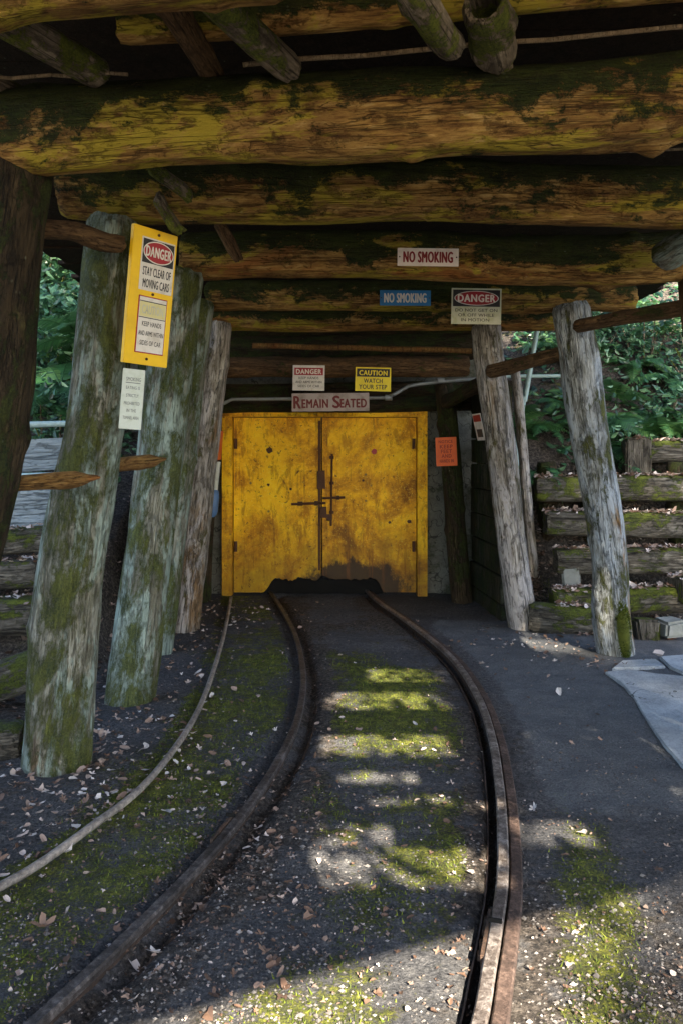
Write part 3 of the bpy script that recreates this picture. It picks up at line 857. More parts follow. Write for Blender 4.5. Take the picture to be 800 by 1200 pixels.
    for par, px in ((L_, 277), (R_, 484)):
        for pz in (520, 640):
            mb = MB(); mb.tube([(X(px), y - .03, Z(pz) - .05), (X(px), y - .03, Z(pz) + .05)], .016, 8); mb.build('hinge', M['iron'], par)
    # a lighter weld patch dragged on the left leaf, a torn rubber flap under the notch
    mb = MB()
    pts = [(X(306) + (X(452) - X(306)) * k / 20, y + .035, Z(677) - .02 + .02 * fbm(k * .5, 2, 1)) for k in range(21)]
    vs = [Vector(p) for p in pts] + [Vector((p[0], p[1], Z(697.5))) for p in pts]
    mb.add(vs + [p + Vector((0, .012, 0)) for p in vs], [(k + 1, k, 21 + k, 22 + k) for k in range(20)] + [(42 + k, 43 + k, 64 + k, 63 + k) for k in range(20)] + [(k, k + 1, 43 + k, 42 + k) for k in range(20)])
    mb.build('rubber_flap', M['rubber'], root)
    return root
doors()

# ------------------------------------------------------------------ track
def sweep(line, profile, shift=0.0, z=0.0):
    """profile (u right of travel toward the viewer, v up) along the line; returns MB"""
    mb = MB(); n, m = len(line), len(profile)
    vs = []
    for i, p in enumerate(line):
        d = line[min(i + 1, n - 1)] - line[max(i - 1, 0)]
        d.z = 0; d.normalize()
        right = Vector((-d.y, d.x, 0))     # seen looking away from the viewer: +x side
        for u, v in profile:
            vs.append(Vector((p.x, p.y, 0)) + right * (u + shift) + Vector((0, 0, v + z)))
    fs = [(i * m + k, (i + 1) * m + k, (i + 1) * m + (k + 1) % m, i * m + (k + 1) % m) for i in range(n - 1) for k in range(m)]
    mb.add(vs, fs, False)
    mb.add(vs[:m], [tuple(range(m))]); mb.add(vs[-m:], [tuple(range(m))[::-1]])
    return mb
HEAD = [(-.017, .016), (-.019, .033), (-.014, .040), (.014, .040), (.019, .033), (.017, .016)]
WEB = [(-.03, -.065), (-.03, -.055), (-.008, -.04), (-.008, .016), (.008, .016), (.008, -.04), (.03, -.055), (.03, -.065)]
for line, label, gu in ((LEFT, 'dark rusted rail curving down past the mossy strip and the ground pipe', -1), (RIGHT, 'worn brown rail with a broad guard plate, beside the asphalt', 1)):
    root = tag(empty('track_rail', (line[len(line) // 2].x, line[len(line) // 2].y, 0)), label, 'rail', 'rails of the mine track')
    sweep(line, HEAD, 0, 0 if gu > 0 else -.010).build('rail_head', M['railtop'] if gu > 0 else M['raildark'], root)
    sweep(line, WEB).build('rail_web', M['railrust'], root)
    if gu > 0:
        sweep(line, [(.023, -.03), (.023, .022), (.027, .026), (.058, .023), (.062, .018), (.062, -.03)]).build('guard_plate', M['guard'], root)
        sweep(line, [(-.054, -.05), (-.054, -.010), (-.048, -.006), (-.044, -.05)]).build('flange_strip', M['guard'], root)
    else:
        sweep(line, [(.074, -.06), (.074, -.026), (.078, -.022), (.092, -.024), (.096, -.06)]).build('flange_strip', M['railrust'], root)
    # joint plate with bolts on the near stretch
    k = min(range(1, len(line) - 2), key=lambda q: abs(line[q].y - (2.12 if gu > 0 else 2.75)))
    d = (line[k + 1] - line[k - 1]); d.z = 0; d.normalize(); rt = Vector((-d.y, d.x, 0))
    rot = Matrix((d, rt, Vector((0, 0, 1)))).transposed()
    mb = MB(); mb.box(line[k] + rt * -.024 + Vector((0, 0, -.022)), (.22, .010, .045), rot)
    for q in (-.08, -.03, .03, .08): mb.box(line[k] + rt * -.033 + d * q + Vector((0, 0, -.020)), (.018, .012, .018), rot)
    mb.build('joint_plate', M['railrust'], root)
    mb = MB(); mb.box(line[k] + Vector((0, 0, .0345)), (.004, .037, .012), rot); mb.build('rail_joint', M['rubber'], root)
mb = MB(); mb.tube([p + Vector((0, 0, .004 * sin(i * .21))) for i, p in enumerate(PIPE)], [.0145] * len(PIPE), 12)
tag(mb.build('ground_pipe', M['groundpipe'], origin=tuple(PIPE[40])), 'thin old pipe lying on the ground between the posts and the rails', 'pipe')

# ------------------------------------------------------------------ cross rails between the frames
CG = 'poles nailed between the posts'
for i, (a, b, ya, yb, r0, r1, m, ends, lab) in enumerate([
    ((30, 262), (142, 286), 2.85, 3.20, .036, .040, 'pole', ('cut', 'cut'), 'curved brown pole high up behind the yellow warning board'),
    ((4, 568), (112, 559), 2.86, 3.18, .028, .036, 'chisel', ('cut', 'chisel'), 'orange brown pole with a hewn end before the mossy post and fence'),
    ((120, 547), (189, 538), 3.62, 4.06, .030, .036, 'chisel', ('cut', 'chisel'), 'short pole with a dark hewn end below the pale paper notice'),
    ((570, 436), (662, 413), 5.90, 5.30, .052, .050, 'pole', ('round', 'cut'), 'mossy pole joining the pale grey post to the silver post'),
    ((672, 383), (815, 358), 5.10, 4.40, .044, .048, 'pole', ('round', 'cut'), 'brown pole running from the silver post head across the ferns'),
    ((522, 472), (566, 448), 7.0, 6.2, .060, .060, 'dark', ('cut', 'cut'), 'dark mossy pole over the plank side wall'),
]):
    kw = dict(via=[(.5, 0, 0, .02)]) if i == 0 else {}
    tag(log('cross_pole', at(*a, ya), at(*b, yb), r0, r1, M[m], 140 + i, ends=ends, lump=.12, bend=.015, seg=22, **kw), lab, 'pole', CG)

# ------------------------------------------------------------------ signs
def text_mesh(s, w, h, z0, x0, y, bold=.02, spacing=1.0):
    cu = bpy.data.curves.new('t', 'FONT')
    cu.body = s; cu.align_x = 'CENTER'; cu.space_character = spacing + bold * 4; cu.resolution_u = 3
    o = bpy.data.objects.new('t', cu); COL.objects.link(o)
    dg = bpy.context.evaluated_depsgraph_get()
    me = bpy.data.meshes.new_from_object(o.evaluated_get(dg))
    COL.objects.unlink(o); bpy.data.objects.remove(o)
    xs = [v.co.x for v in me.vertices]; ys_ = [v.co.y for v in me.vertices]
    ax, bx_, ay, by = min(xs), max(xs), min(ys_), max(ys_)
    vs = [Vector((x0 - w / 2 + (v.co.x - ax) / (bx_ - ax) * w, y, z0 + (v.co.y - ay) / (by - ay) * h)) for v in me.vertices]
    fs = [tuple(p.vertices) for p in me.polygons]
    bpy.data.meshes.remove(me)
    n = len(vs); k = bold * h * 1.6                 # thickened strokes
    out, fo = [], []
    for q, (dx, dz) in enumerate([(0, 0), (k, 0), (-k, 0), (0, k * .7), (0, -k * .7)]):
        out += [p + Vector((dx, -.00012 * q, dz)) for p in vs]
        fo += [tuple(i + q * n for i in f) for f in fs]
    return out, fo

class Sign:
    """a flat sign hung in the place: local x along its width, z up, front to -y; origin at the bottom left corner"""
    def __init__(self, TL, TR, BL, name, label, cat='sign', group=None):
        ex = (TR - TL); self.w = ex.length; ex.normalize()
        ez = (TL - BL); self.h = ez.length
        ez = (ez - ex * ez.dot(ex)).normalized()
        ey = ez.cross(ex)
        self.rot = Matrix((ex, ey, ez)).transposed()
        self.root = tag(empty(name, BL, self.rot), label, cat, group)
        self.par = self.root
        self.base = (0, 0, self.w, self.h)
        self.d = 0.0
    def u(self, x, z): return self.base[0] + x * self.base[2], self.base[1] + z * self.base[3]
    def _b(self, mb, name, mat, bevel=0.0, par=None):
        me = mb
        o = me.build(name, M[mat], None, bevel=bevel)
        WM.pop(o.name, None)
        o.parent = par or self.par
        o.matrix_local = Matrix.Identity(4)
        p = par or self.par
        if p is not self.root:          # deeper parts share the sign's axes
            o.matrix_local = Matrix.Identity(4)
        WM[o.name] = WM[p.name].copy()
        return o
    def panel(self, name, mat, x0, z0, x1, z1, th=.004, y=0.0, bevel=.0012, par=None, warp=0.0):
        a, b = self.u(x0, z0); c, d = self.u(x1, z1)
        mb = MB(); mb.box(((a + c) / 2, y - th / 2, (b + d) / 2), (c - a, th, d - b))
        return self._b(mb, name, mat, bevel, par)
    def ellipse(self, name, mat, cx, cz, rx, rz, y, th=.0008, par=None):
        x, z = self.u(cx, cz); n = 40
        rx *= self.base[2]; rz *= self.base[3]
        f = [Vector((x + cos(2 * pi * k / n) * rx, y - th, z + sin(2 * pi * k / n) * rz)) for k in range(n)]
        g_ = [p + Vector((0, th, 0)) for p in f]
        mb = MB(); mb.add(f + g_, [tuple(range(n))] + [((k + 1) % n, k, n + k, n + (k + 1) % n) for k in range(n)])
        return self._b(mb, name, mat, 0, par)
    def text(self, lines, mat, y, par=None, bold=.02, name='lettering'):
        """lines: (string, centre x, bottom z, width, height) in fractions"""
        mb = MB()
        for s, cx, z, w, h in lines:
            x, zz = self.u(cx, z)
            vs, fs = text_mesh(s, w * self.base[2], h * self.base[3], zz, x, y, bold)
            mb.add(vs, fs)
        return self._b(mb, name, mat, 0, par)
    def screw(self, pts, mat='iron', r=.006, y=-.005):
        for x, z in pts:
            cx, cz = self.u(x, z)
            mb = MB(); mb.tube([(cx, 0, cz), (cx, y - .003, cz)], r, 10)
            self._b(mb, 'screw', mat)

SG = 'warning signs at the mine entrance'
# tall yellow board on the second frame's post
YA, YB_ = 3.20, 3.38
s = Sign(at(163, 265, YA), at(213, 280.5, YB_), at(141, 424, YA), 'warning_board', 'tall bright yellow board with danger and caution notices on the mossy post', 'sign board', SG)
s.panel('board', 'yellowboard', 0, 0, 1, 1, .022, bevel=.002)
p = s.panel('danger_notice', 'white', .19, .545, .95, .93, .003, -.0222)
s.panel('black_field', 'black', .215, .745, .925, .918, .0008, -.0254, 0, p)
s.ellipse('oval', 'white', .57, .832, .345, .082, -.0264, par=p)
s.ellipse('oval', 'red', .57, .832, .325, .074, -.0272, .0006, par=p)
s.text([('DANGER', .57, .795, .57, .074)], 'white', -.0284, p, .025)
s.text([('STAY CLEAR OF', .57, .655, .64, .062), ('MOVING CARS', .57, .567, .60, .062)], 'ink', -.0256, p, .015)
p = s.panel('caution_notice', 'red', .215, .085, .87, .505, .003, -.0222)
s.panel('notice_sheet', 'white', .235, .093, .85, .497, .0008, -.0254, 0, p)
s.panel('yellow_field', 'fadedyellow', .245, .355, .84, .462, .0006, -.0264, 0, p)
s.panel('black_rule', 'ink', .24, .463, .845, .469, .0006, -.0264, 0, p)
s.panel('black_rule', 'ink', .24, .345, .845, .351, .0006, -.0264, 0, p)
s.text([('CAUTION', .54, .375, .48, .065)], 'pvc', -.0274, p, .01)
s.text([('KEEP HANDS', .545, .285, .44, .035), ('AND ARMS WITHIN', .545, .215, .57, .035), ('SIDES OF CAR', .545, .145, .48, .035)], 'ink', -.0266, p, .01)
s.screw([(.55, .965), (.52, .525), (.5, .045)], y=-.024)
# pale notice below
s = Sign(at(150, 432, 3.24), at(176, 435, 3.29), at(139, 502, 3.24), 'paper_notice', 'narrow pale notice with faded grey lines below the yellow board', 'sign', SG)
s.panel('sheet', 'palestrip', 0, 0, 1, 1, .003)
s.text([('SMOKING', .5, .80, .66, .062)] + [(t, .5, z, w, .052) for t, z, w in (('EATING IS', .665, .62), ('STRICTLY', .535, .56), ('PROHIBITED', .405, .70), ('IN THE', .285, .42), ('TUNNEL AREA', .165, .72))], 'greyink', -.0036, None, .01)
s.panel('rule', 'greyink', .16, .765, .82, .778, .0006, -.0032, 0)
# no smoking signs
s = Sign(at(465.5, 290.5, 4.25), at(537, 291.5, 4.25), at(465, 311.5, 4.25), 'no_smoking_sign', 'cream no smoking sign with red letters on the third mossy beam', 'sign', SG)
s.panel('plate', 'pinkwhite', 0, 0, 1, 1, .004)
s.text([('NO SMOKING', .5, .20, .80, .60)], 'dullred', -.0046, None, .03)
s.screw([(.035, .5), (.965, .5)], r=.004)
s = Sign(at(444.5, 340, 5.28), at(504, 340.5, 5.28), at(444.5, 358, 5.28), 'no_smoking_sign', 'small blue no smoking sign with white letters', 'sign', SG)
s.panel('plate', 'blue', 0, 0, 1, 1, .004)
s.text([('NO SMOKING', .5, .20, .82, .60)], 'white', -.0046, None, .03)
s.screw([(.03, .5), (.97, .5)], r=.004)
# danger, do not get on or off
s = Sign(at(529, 337.5, 5.27), at(587.5, 338.5, 5.27), at(527.8, 379.5, 5.27), 'danger_sign', 'white danger sign with red oval, yellowed at its foot, over the pale grey post', 'sign', SG)
s.panel('plate', 'oldwhite', 0, 0, 1, 1, .004)
s.panel('black_field', 'black', .03, .49, .97, .955, .0008, -.0042, 0)
s.ellipse('oval', 'white', .5, .722, .445, .205, -.0052)
s.ellipse('oval', 'red', .5, .722, .425, .185, -.0060, .0006)
s.text([('DANGER', .5, .62, .74, .20)], 'pinkwhite', -.0072, None, .035)
s.text([('DO NOT GET ON', .5, .345, .84, .085), ('OR OFF WHILE', .5, .21, .72, .085), ('IN MOTION', .48, .075, .56, .085)], 'ink', -.0046, None, .012)
# danger by the doors
s = Sign(at(343, 427.8, 6.98), at(380.3, 428.3, 6.98), at(343, 457.5, 6.98), 'danger_sign', 'small white danger sign with a square red heading above the remain seated board', 'sign', SG)
s.panel('plate', 'white', 0, 0, 1, 1, .004)
s.panel('heading', 'red', .05, .61, .95, .90, .0008, -.0042, 0)
s.text([('DANGER', .5, .66, .78, .18)], 'pinkwhite', -.0054, None, .035)
s.text([('KEEP HANDS', .5, .45, .62, .095), ('AND ARMS WITHIN', .5, .29, .82, .095), ('SIDES OF CAR', .5, .13, .68, .095)], 'ink', -.0046, None, .012)
# caution
s = Sign(at(416.6, 430, 6.98), at(458.3, 431, 6.98), at(415.6, 458, 6.98), 'caution_sign', 'yellow and black caution watch your step sign above the doors', 'sign', SG)
s.panel('plate', 'yellowsign', 0, 0, 1, 1, .004)
s.panel('heading', 'black', .04, .60, .96, .94, .0008, -.0042, 0)
s.text([('CAUTION', .5, .665, .78, .20)], 'yellowsign', -.0054, None, .035)
s.text([('WATCH', .5, .345, .52, .18), ('YOUR STEP', .5, .09, .78, .18)], 'ink', -.0046, None, .022)
# remain seated
s = Sign(at(342, 461.3, 6.93), at(432, 460.3, 6.93), at(342.3, 482.5, 6.93), 'remain_seated_board', 'weathered grey board with dark red hand painted words remain seated', 'sign', SG)
s.panel('board', 'greysign', 0, 0, 1, 1, .018, bevel=.002)
s.text([('R', .070, .18, .085, .66), ('EMAIN', .300, .20, .335, .46), ('S', .575, .18, .085, .66), ('EATED', .795, .20, .335, .46)], 'maroon', -.0190, None, .03)
# orange sign on the small dark frame
s = Sign(at(508, 513, 7.0), at(532.5, 512, 7.0), at(510.8, 546.5, 7.0), 'orange_sign', 'bright orange sign with small red words on the dark post beside the doors', 'sign', SG)
s.panel('plate', 'orange', 0, 0, 1, 1, .004)
s.text([('NOTICE', .48, .80, .66, .10), ('KEEP', .5, .615, .60, .12), ('FEET', .5, .45, .52, .12), ('AND', .5, .29, .46, .12), ('HANDS IN', .5, .12, .66, .11)], 'brick', -.0046, None, .03)
# orange tag and hanging rod left of the doors
s = Sign(at(251.5, 506, 6.3), at(262, 505, 6.62), at(248.5, 541, 6.3), 'orange_tag', 'orange plate seen nearly edge on beside the doors', 'sign', SG)
s.panel('plate', 'orange', 0, 0, 1, 1, .004)
root = tag(empty('hanging_rod', at(252, 541, 6.5)), 'white rod with a blue rounded grip hanging below the orange plate', 'rod')
mb = MB(); mb.tube([at(256, 541, 6.5), at(252, 578, 6.5)], .022, 12); mb.build('rod', M['pvc'], root)
mb = MB()
a_, b_ = at(252.2, 574, 6.48), at(249.6, 606, 6.48)
mb.tube([a_.lerp(b_, t) for t in (0, .05, .2, .5, .8, .93, 1)], [.020, .032, .038, .040, .038, .028, .010], 14); mb.build('grip', M['bluecap'], root)
# narrow notice behind pale grey post
s = Sign(at(556, 485, 6.35), at(562, 484, 6.20), at(563, 516, 6.35), 'narrow_notice', 'narrow white and red notice half hidden behind the pale grey post', 'sign', SG)
s.panel('plate', 'white', -.6, 0, 1, 1, .004)
s.panel('red_field', 'red', -.5, .70, .9, .95, .0008, -.0042, 0)
s.panel('black_field', 'ink', -.3, .12, .7, .42, .0008, -.0042, 0)

# conduit over the doors
mb = MB()
pts = [at(*p, 6.99 if p[0] < 455 else 6.96) for p in [(262, 473), (272, 468), (330, 467.5), (400, 467), (452, 466), (462, 462), (478, 452.5), (492, 450), (520, 447), (565, 443)]]
mb.tube([q for k in range(len(pts) - 1) for q in [pts[k].lerp(pts[k + 1], t) for t in (0, .33, .66)]] + [pts[-1]], .016, 10)
c = tag(empty('conduit', at(400, 467, 6.94)), 'grey electrical conduit bent over the top of the yellow doors', 'conduit')
mb.build('tube', M['conduit'], c)
for px, py in ((455, 466), (516, 446)):
    mb = MB(); q = at(px, py, 6.93); mb.tube([q - Vector((.03, 0, 0)), q + Vector((.03, 0, 0))], .026, 12); mb.build('coupling', M['conduit'], c)

# thin weathered posts and pipe behind the pale grey post
tag(log('thin_post', sunk(at(626, 600, 6.6), .3), at(602, 425, 6.45), .045, .040, M['grey'], 160, seg=16), 'thin weathered post leaning behind the pale grey post', 'post')
mb = MB(); mb.tube([at(614, 470, 6.9), at(622, 425, 6.9), at(631, 372, 6.9), at(634, 350, 6.9)], .022, 10)
mb.tube([at(613.5, 465, 6.9), at(605, 520, 6.9), Vector((at(605, 520, 6.9).x, 6.9, .9))], .022, 10)
tag(mb.build('drain_pipe', M['paintpipe'], origin=tuple(at(622, 425, 6.9))), 'pale green pipe rising steeply behind the mossy joining pole', 'pipe')
mb = MB(); mb.tube([at(585, 441, 7.2), at(660, 440.5, 7.2), at(700, 440, 7.2)], .018, 10)
tag(mb.build('hand_rail', M['paintpipe'], origin=tuple(at(620, 440, 7.2))), 'thin level pipe rail behind the drain pipe and ferns', 'rail')
# ------------------------------------------------------------------ retaining timbers
TG = 'timbers of the terraced retaining walls'
def timber(p0, p1, h, d, seed, label, square=True):
    """an old squared railway timber with rounded, eaten edges"""
    mb, o, q = log_mesh(p0, p1, .5, .5, seed, seg=28, lump=.05, groove=.012, bend=.012, knots=2)
    L = (Vector(p1) - Vector(p0)).length
    for v in mb.v:
        a = math.atan2(v.y, v.x); r = math.hypot(v.x, v.y) / .5
        k = (abs(cos(a)) ** 5 + abs(sin(a)) ** 5) ** (-1 / 5)
        v.x, v.y = cos(a) * k * r, sin(a) * k * r
    ax = (Vector(p1) - Vector(p0)).normalized()
    side = Vector((0, 0, 1)).cross(ax).normalized(); up = ax.cross(side)
    rot = Matrix((side, up, ax)).transposed()
    for v in mb.v: v.x *= d / 2; v.y *= h / 2
    return tag(mb.build('retaining_timber', M['crib'], loc=o, rot=rot), label, 'timber', TG)
for i, (a, b, Y, Y2_, h, d, lab) in enumerate([
    ((618, 722), (705, 728), 5.98, 5.90, .22, .22, 'dark timber at the foot of the fern terraces, behind the silver post'),
    ((645, 704), (860, 700), 6.10, 6.02, .20, .22, 'timber with pale leaves, first step above the foot of the fern terraces'),
    ((650, 657), (860, 656), 6.28, 6.20, .205, .22, 'timber with tawny moss, second step of the fern terraces'),
    ((638, 613), (880, 617), 6.46, 6.38, .205, .22, 'timber with bright green moss along its face, third step of the fern terraces'),
    ((626, 573), (880, 572), 6.66, 6.58, .22, .22, 'long grey timber, fourth step of the fern terraces'),
    ((742, 529), (900, 531), 6.90, 6.84, .20, .22, 'highest short timber right under the ferns'),
]):
    timber(at(*a, Y), at(*b, Y2_), h, d, 200 + i, lab)
for i, (c, Y, sz, m, lab) in enumerate([
    ((668, 676), 6.22, (.14, .14, .17), 'stone', 'small pale square stone wedged between terrace timbers behind the silver post'),
    ((745, 541), 6.78, (.20, .2, .40), 'crib', 'upright mossy block supporting the highest terrace timber'),
    ((755, 738), 5.72, (.16, .18, .17), 'crib', 'short mossy timber stub by the silver post foot'),
    ((786, 735), 5.70, (.17, .18, .12), 'stone', 'grey stone block on the lowest terrace beside the mossy stub'),
    ((800, 690), 6.0, (.16, .2, .2), 'crib', 'upright stub standing on the first terrace step'),
    ((800, 768), 5.48, (.55, .12, .10), 'crib', 'low dark kerb timber behind the flagstones'),
]):
    mb = MB(); p = at(*c, Y)
    mb.box((0, 0, 0), sz, Matrix.Rotation(.15 * (i - 2), 3, 'Z'), jit=.015, rnd=random.Random(i))
    tag(mb.build('wedge_block', M[m], loc=p, bevel=.018), lab, 'block', TG)
for i, (a, b, Y, Y2_, h, d, lab) in enumerate([
    ((-60, 870), (27, 868), 3.45, 3.50, .16, .18, 'grey block of timber lowest of the steps behind the mossy post'),
    ((-80, 826), (60, 776), 4.05, 4.20, .20, .20, 'slanting pale green timber, second of the steps behind the mossy post'),
    ((-80, 724), (52, 720), 4.62, 4.66, .22, .22, 'timber with thick bright moss, third of the steps behind the mossy post'),
    ((-80, 679), (48, 671), 4.95, 5.00, .18, .22, 'squared grey timber, fourth of the steps behind the mossy post'),
    ((-60, 641), (60, 630), 5.22, 5.28, .17, .22, 'dark mossy timber directly under the grey plank fence'),
]):
    timber(at(*a, Y), at(*b, Y2_), h, d, 220 + i, lab)

for px, Y, lab in ((690, 6.75, 'dark upright post behind the fern terraces, close to the silver post'), (792, 6.72, 'dark upright post behind the fern terraces, at their outer part'), (640, 6.8, 'dark upright post behind the fern terraces, next to the thin weathered post')):
    x = at(px, 0, Y).x
    tag(log('upright_post', (x, Y, -.2), (x, Y, 1.30), .09, .085, M['dark'], 240 + px), lab, 'post', 'uprights behind the retaining timbers')

# fence on the left
fx = tag(empty('plank_fence', at(40, 620, 5.5)), 'blue grey plank fence with pale pipe rails beyond the dark post', 'fence')
for i, (py0, py1) in enumerate([(514, 552), (572, 618)]):
    mb = MB()
    a, b = at(-120, (py0 + py1) / 2 + 10, 5.5), at(118, (py0 + py1) / 2 - 4, 5.6)
    d = (b - a).normalized()
    up = Vector((0, 0, 1)); side = up.cross(d).normalized(); up2 = d.cross(side)
    rot = Matrix((side, up2, d)).transposed()
    mb.box((0, 0, (b - a).length / 2), (.04, (py1 - py0) * 5.5 / FPX, (b - a).length))
    mb.build('plank', M['weathered'], fx, loc=a, rot=rot, bevel=.005)
for py in (497, 557):
    mb = MB(); mb.tube([at(-120, py + 3, 5.46), at(20, py + 1, 5.46), at(112, py - 1.5, 5.56)], .022, 12); mb.build('pipe_rail', M['paintpipe'], fx, origin=tuple(at(20, py, 5.46)))
for px in (-70, 96):
    p = at(px, 600, 5.62); mb = MB(); mb.box((p.x, p.y, .95), (.09, .09, 1.35)); mb.build('fence_post', M['weathered'], fx, origin=(p.x, p.y, .3), bevel=.005)

# ------------------------------------------------------------------ plants
def leafset(name, mb, tint, mat, parent=None, loc=(0, 0, 0), rot=None):
    o = mb.build(name, mat, parent, loc=loc, rot=rot)
    at_ = o.data.attributes.new('tint', 'FLOAT', 'FACE')
    at_.data.foreach_set('value', tint)
    return o

def fern_mesh(seed, n=9, L=0.75):
    rnd = random.Random(seed)
    mb, tint = MB(), []
    for k in range(n):
        az = 2 * pi * k / n + rnd.uniform(-.25, .25)
        l = L * rnd.uniform(.75, 1.1)
        lift = rnd.uniform(.35, .95)
        d = Vector((cos(az), sin(az), 0))
        side = Vector((-d.y, d.x, 0))
        m = 26
        def P(t): return d * (l * (t * .95)) + Vector((0, 0, l * (lift * t * 1.25 - (0.55 + lift * .55) * t * t)))
        tn = rnd.uniform(.2, .8)
        mb.tube([P(i / 8) for i in range(9)], [.005 * (1 - i / 9) + .001 for i in range(9)], 4, False)
        tint += [tn * .5] * (8 * 4)
        for i in range(3, m):
            t = i / m
            w = l * .24 * (sin(pi * min(1, t * 1.02) ** .75)) + .008
            p = P(t); fw = (P(t + .03) - p).normalized()
            for sgn in (-1, 1):
                tipp = p + side * sgn * w + fw * w * .35 + Vector((0, 0, -w * .22 + rnd.uniform(-.01, .01)))
                hw = l / m * .46
                mid1 = p.lerp(tipp, .4)
                mb.add([p - fw * hw, p + fw * hw, mid1 + fw * hw * 1.05, tipp, mid1 - fw * hw * .9], [(0, 1, 2, 4), (4, 2, 3)])
                c = min(1, max(0, tn + rnd.uniform(-.22, .22)))
                tint += [c, c]
    return mb, tint

def fern(label, loc, scale, rz, seed, tilt=0.0):
    o = bpy.data.objects.new('fern', fern_protos[seed % len(fern_protos)]); COL.objects.link(o)
    o.location = loc; o.scale = (scale,) * 3; o.rotation_euler = (tilt, 0, rz)
    return tag(o, label, 'fern', 'ferns on the banks')
fern_protos = []
for sd in range(4):
    mb, tint = fern_mesh(300 + sd, n=8 + sd, L=.72)
    o = leafset('fern', mb, tint, M['fern'])
    fern_protos.append(o.data)
    COL.objects.unlink(o); bpy.data.objects.remove(o)

def leaf_quad(mb, tint, p, nrm, size, rnd, tn):
    nrm = nrm.normalized()
    a = nrm.orthogonal().normalized()
    a = Quaternion(nrm, rnd.uniform(0, 2 * pi)) @ a
    b = nrm.cross(a)
    l, w = size, size * rnd.uniform(.45, .65)
    dn = nrm * (-size * .12)
    mb.add([p, p + a * l * .35 + b * w * .5 + dn, p + a * l * .75 + b * w * .36 + dn, p + a * l, p + a * l * .75 - b * w * .36 + dn, p + a * l * .35 - b * w * .5 + dn, p + a * l * .55 + nrm * size * .04],
           [(0, 6, 2, 1), (6, 3, 2), (0, 5, 4, 6), (6, 4, 3)])
    c = min(1, max(0, tn + rnd.gauss(0, .26)))
    tint += [c] * 4

def shrub(name, label, cat, group, loc, rx, ry, rz, n, size, seed, mat='ivy', stems=6, droop=0.0):
    rnd = random.Random(seed)
    root = tag(empty(name, loc), label, cat, group)
    st = MB(); lv, tint = MB(), []
    tips = []
    for k in range(stems):
        a = rnd.uniform(0, 2 * pi); t = Vector((cos(a) * rx * rnd.uniform(.2, .9), sin(a) * ry * rnd.uniform(.2, .9), rz * rnd.uniform(.5, 1)))
        st.tube([Vector((0, 0, -.1)), t * .4 + Vector((rnd.uniform(-.05, .05), 0, .05)), t], [.014, .010, .004], 6, False)
        tips.append(t)
    cl = [(Vector((rnd.gauss(0, .45) * rx, rnd.gauss(0, .45) * ry, rz * rnd.uniform(.05, 1.0))), rnd.uniform(.14, .34), rnd.uniform(.15, .8)) for _ in range(max(8, n // 45))]
    for k in range(n):
        c, r, tn = rnd.choice(cl)
        p = c + Vector((rnd.gauss(0, 1), rnd.gauss(0, 1), rnd.gauss(0, .8))) * r * .6
        nrm = Vector((rnd.gauss(0, .5), rnd.gauss(-.45, .5), rnd.gauss(.8, .4)))
        leaf_quad(lv, tint, p, nrm, size * rnd.uniform(.6, 1.3), rnd, tn)
    st.build('stem', M['bark'], root, loc=loc)
    leafset('foliage', lv, tint, M[mat], root, loc=loc)
    return root

# right bank: ferns hanging above the timbers
rnd = random.Random(44)
spots = [(606, 462, 7.1), (640, 470, 7.3), (662, 440, 7.6), (700, 455, 7.35), (722, 430, 7.6), (765, 462, 7.35), (790, 420, 7.8), (745, 400, 8.0), (712, 490, 7.1), (775, 488, 7.2), (806, 470, 7.3), (690, 400, 8.1), (655, 400, 8.2), (770, 375, 8.4), (730, 370, 8.5), (628, 520, 6.95), (840, 440, 7.5), (710, 345, 8.8)]
NM = ['hanging over the black gap beside the thin weathered post', 'low fern with hanging fronds just below the level pipe rail', 'fern directly behind the silver post', 'broad fern spreading beside the silver post at mid height',
      'upright fern above the broad fern', 'largest fern over the highest terrace timber', 'fern half hidden by the outer brown pole end', 'pale fern under the brown pole', 'short fern rooted beside the upright mossy block',
      'fern touching the highest terrace timber', 'fern at the outer end of the highest terrace timber', 'dark fern deep behind the silver post', 'fern glimpsed past the joining pole', 'fern just below the brown pole in the leafy shade',
      'small fern below the beam end with the cut face', 'tiny fern at the end of the fourth terrace step', 'fern beyond the outer post of the third frame', 'highest fern in the shade under the third beam']
for i, ((px, py, Y), nm) in enumerate(zip(spots, NM)):
    p = at(px, py + 22, Y); p.z = max(gz(p.x, p.y) - .02, p.z - .25)
    fern('green fern ' + nm if not nm.startswith(('green', 'low', 'broad')) else nm, p + Vector((0, .04, .08)), rnd.uniform(.55, .9), rnd.uniform(0, 6), i, tilt=rnd.uniform(.25, .6))
BG = 'leafy shrubs on the banks'
for i, (px, py, Y, rx, rz, n, lab) in enumerate([
    (650, 415, 8.2, .5, .9, 1100, 'dense small leaved shrub seen between the pale grey post and the silver post'),
    (705, 410, 8.0, .55, .8, 1300, 'bright glossy shrub right beside the silver post head'),
    (765, 400, 7.9, .55, .9, 1400, 'glossy shrub under the brown pole from the silver post'),
    (790, 480, 7.35, .35, .4, 600, 'low leafy shrub above the highest terrace timber'),
    (722, 520, 6.95, .25, .45, 600, 'trailing leafy plant hanging over the upright mossy block'),
    (830, 420, 7.6, .5, .9, 900, 'leafy shrub behind the outer post of the third frame'),
    (740, 330, 9.2, .9, 1.0, 1600, 'shrub high on the fern bank under the beam end'),
    (640, 340, 9.3, .8, 1.0, 1300, 'shrub high on the fern bank behind the drain pipe'),
]):
    p = at(px, py, Y); p.z = max(gz(p.x, p.y) - .05, p.z - rz * .6)
    shrub('leafy_shrub', lab, 'shrub', BG, p + Vector((0, .25, 0)), rx, .4, rz, int(n * .8), .065, 400 + i)
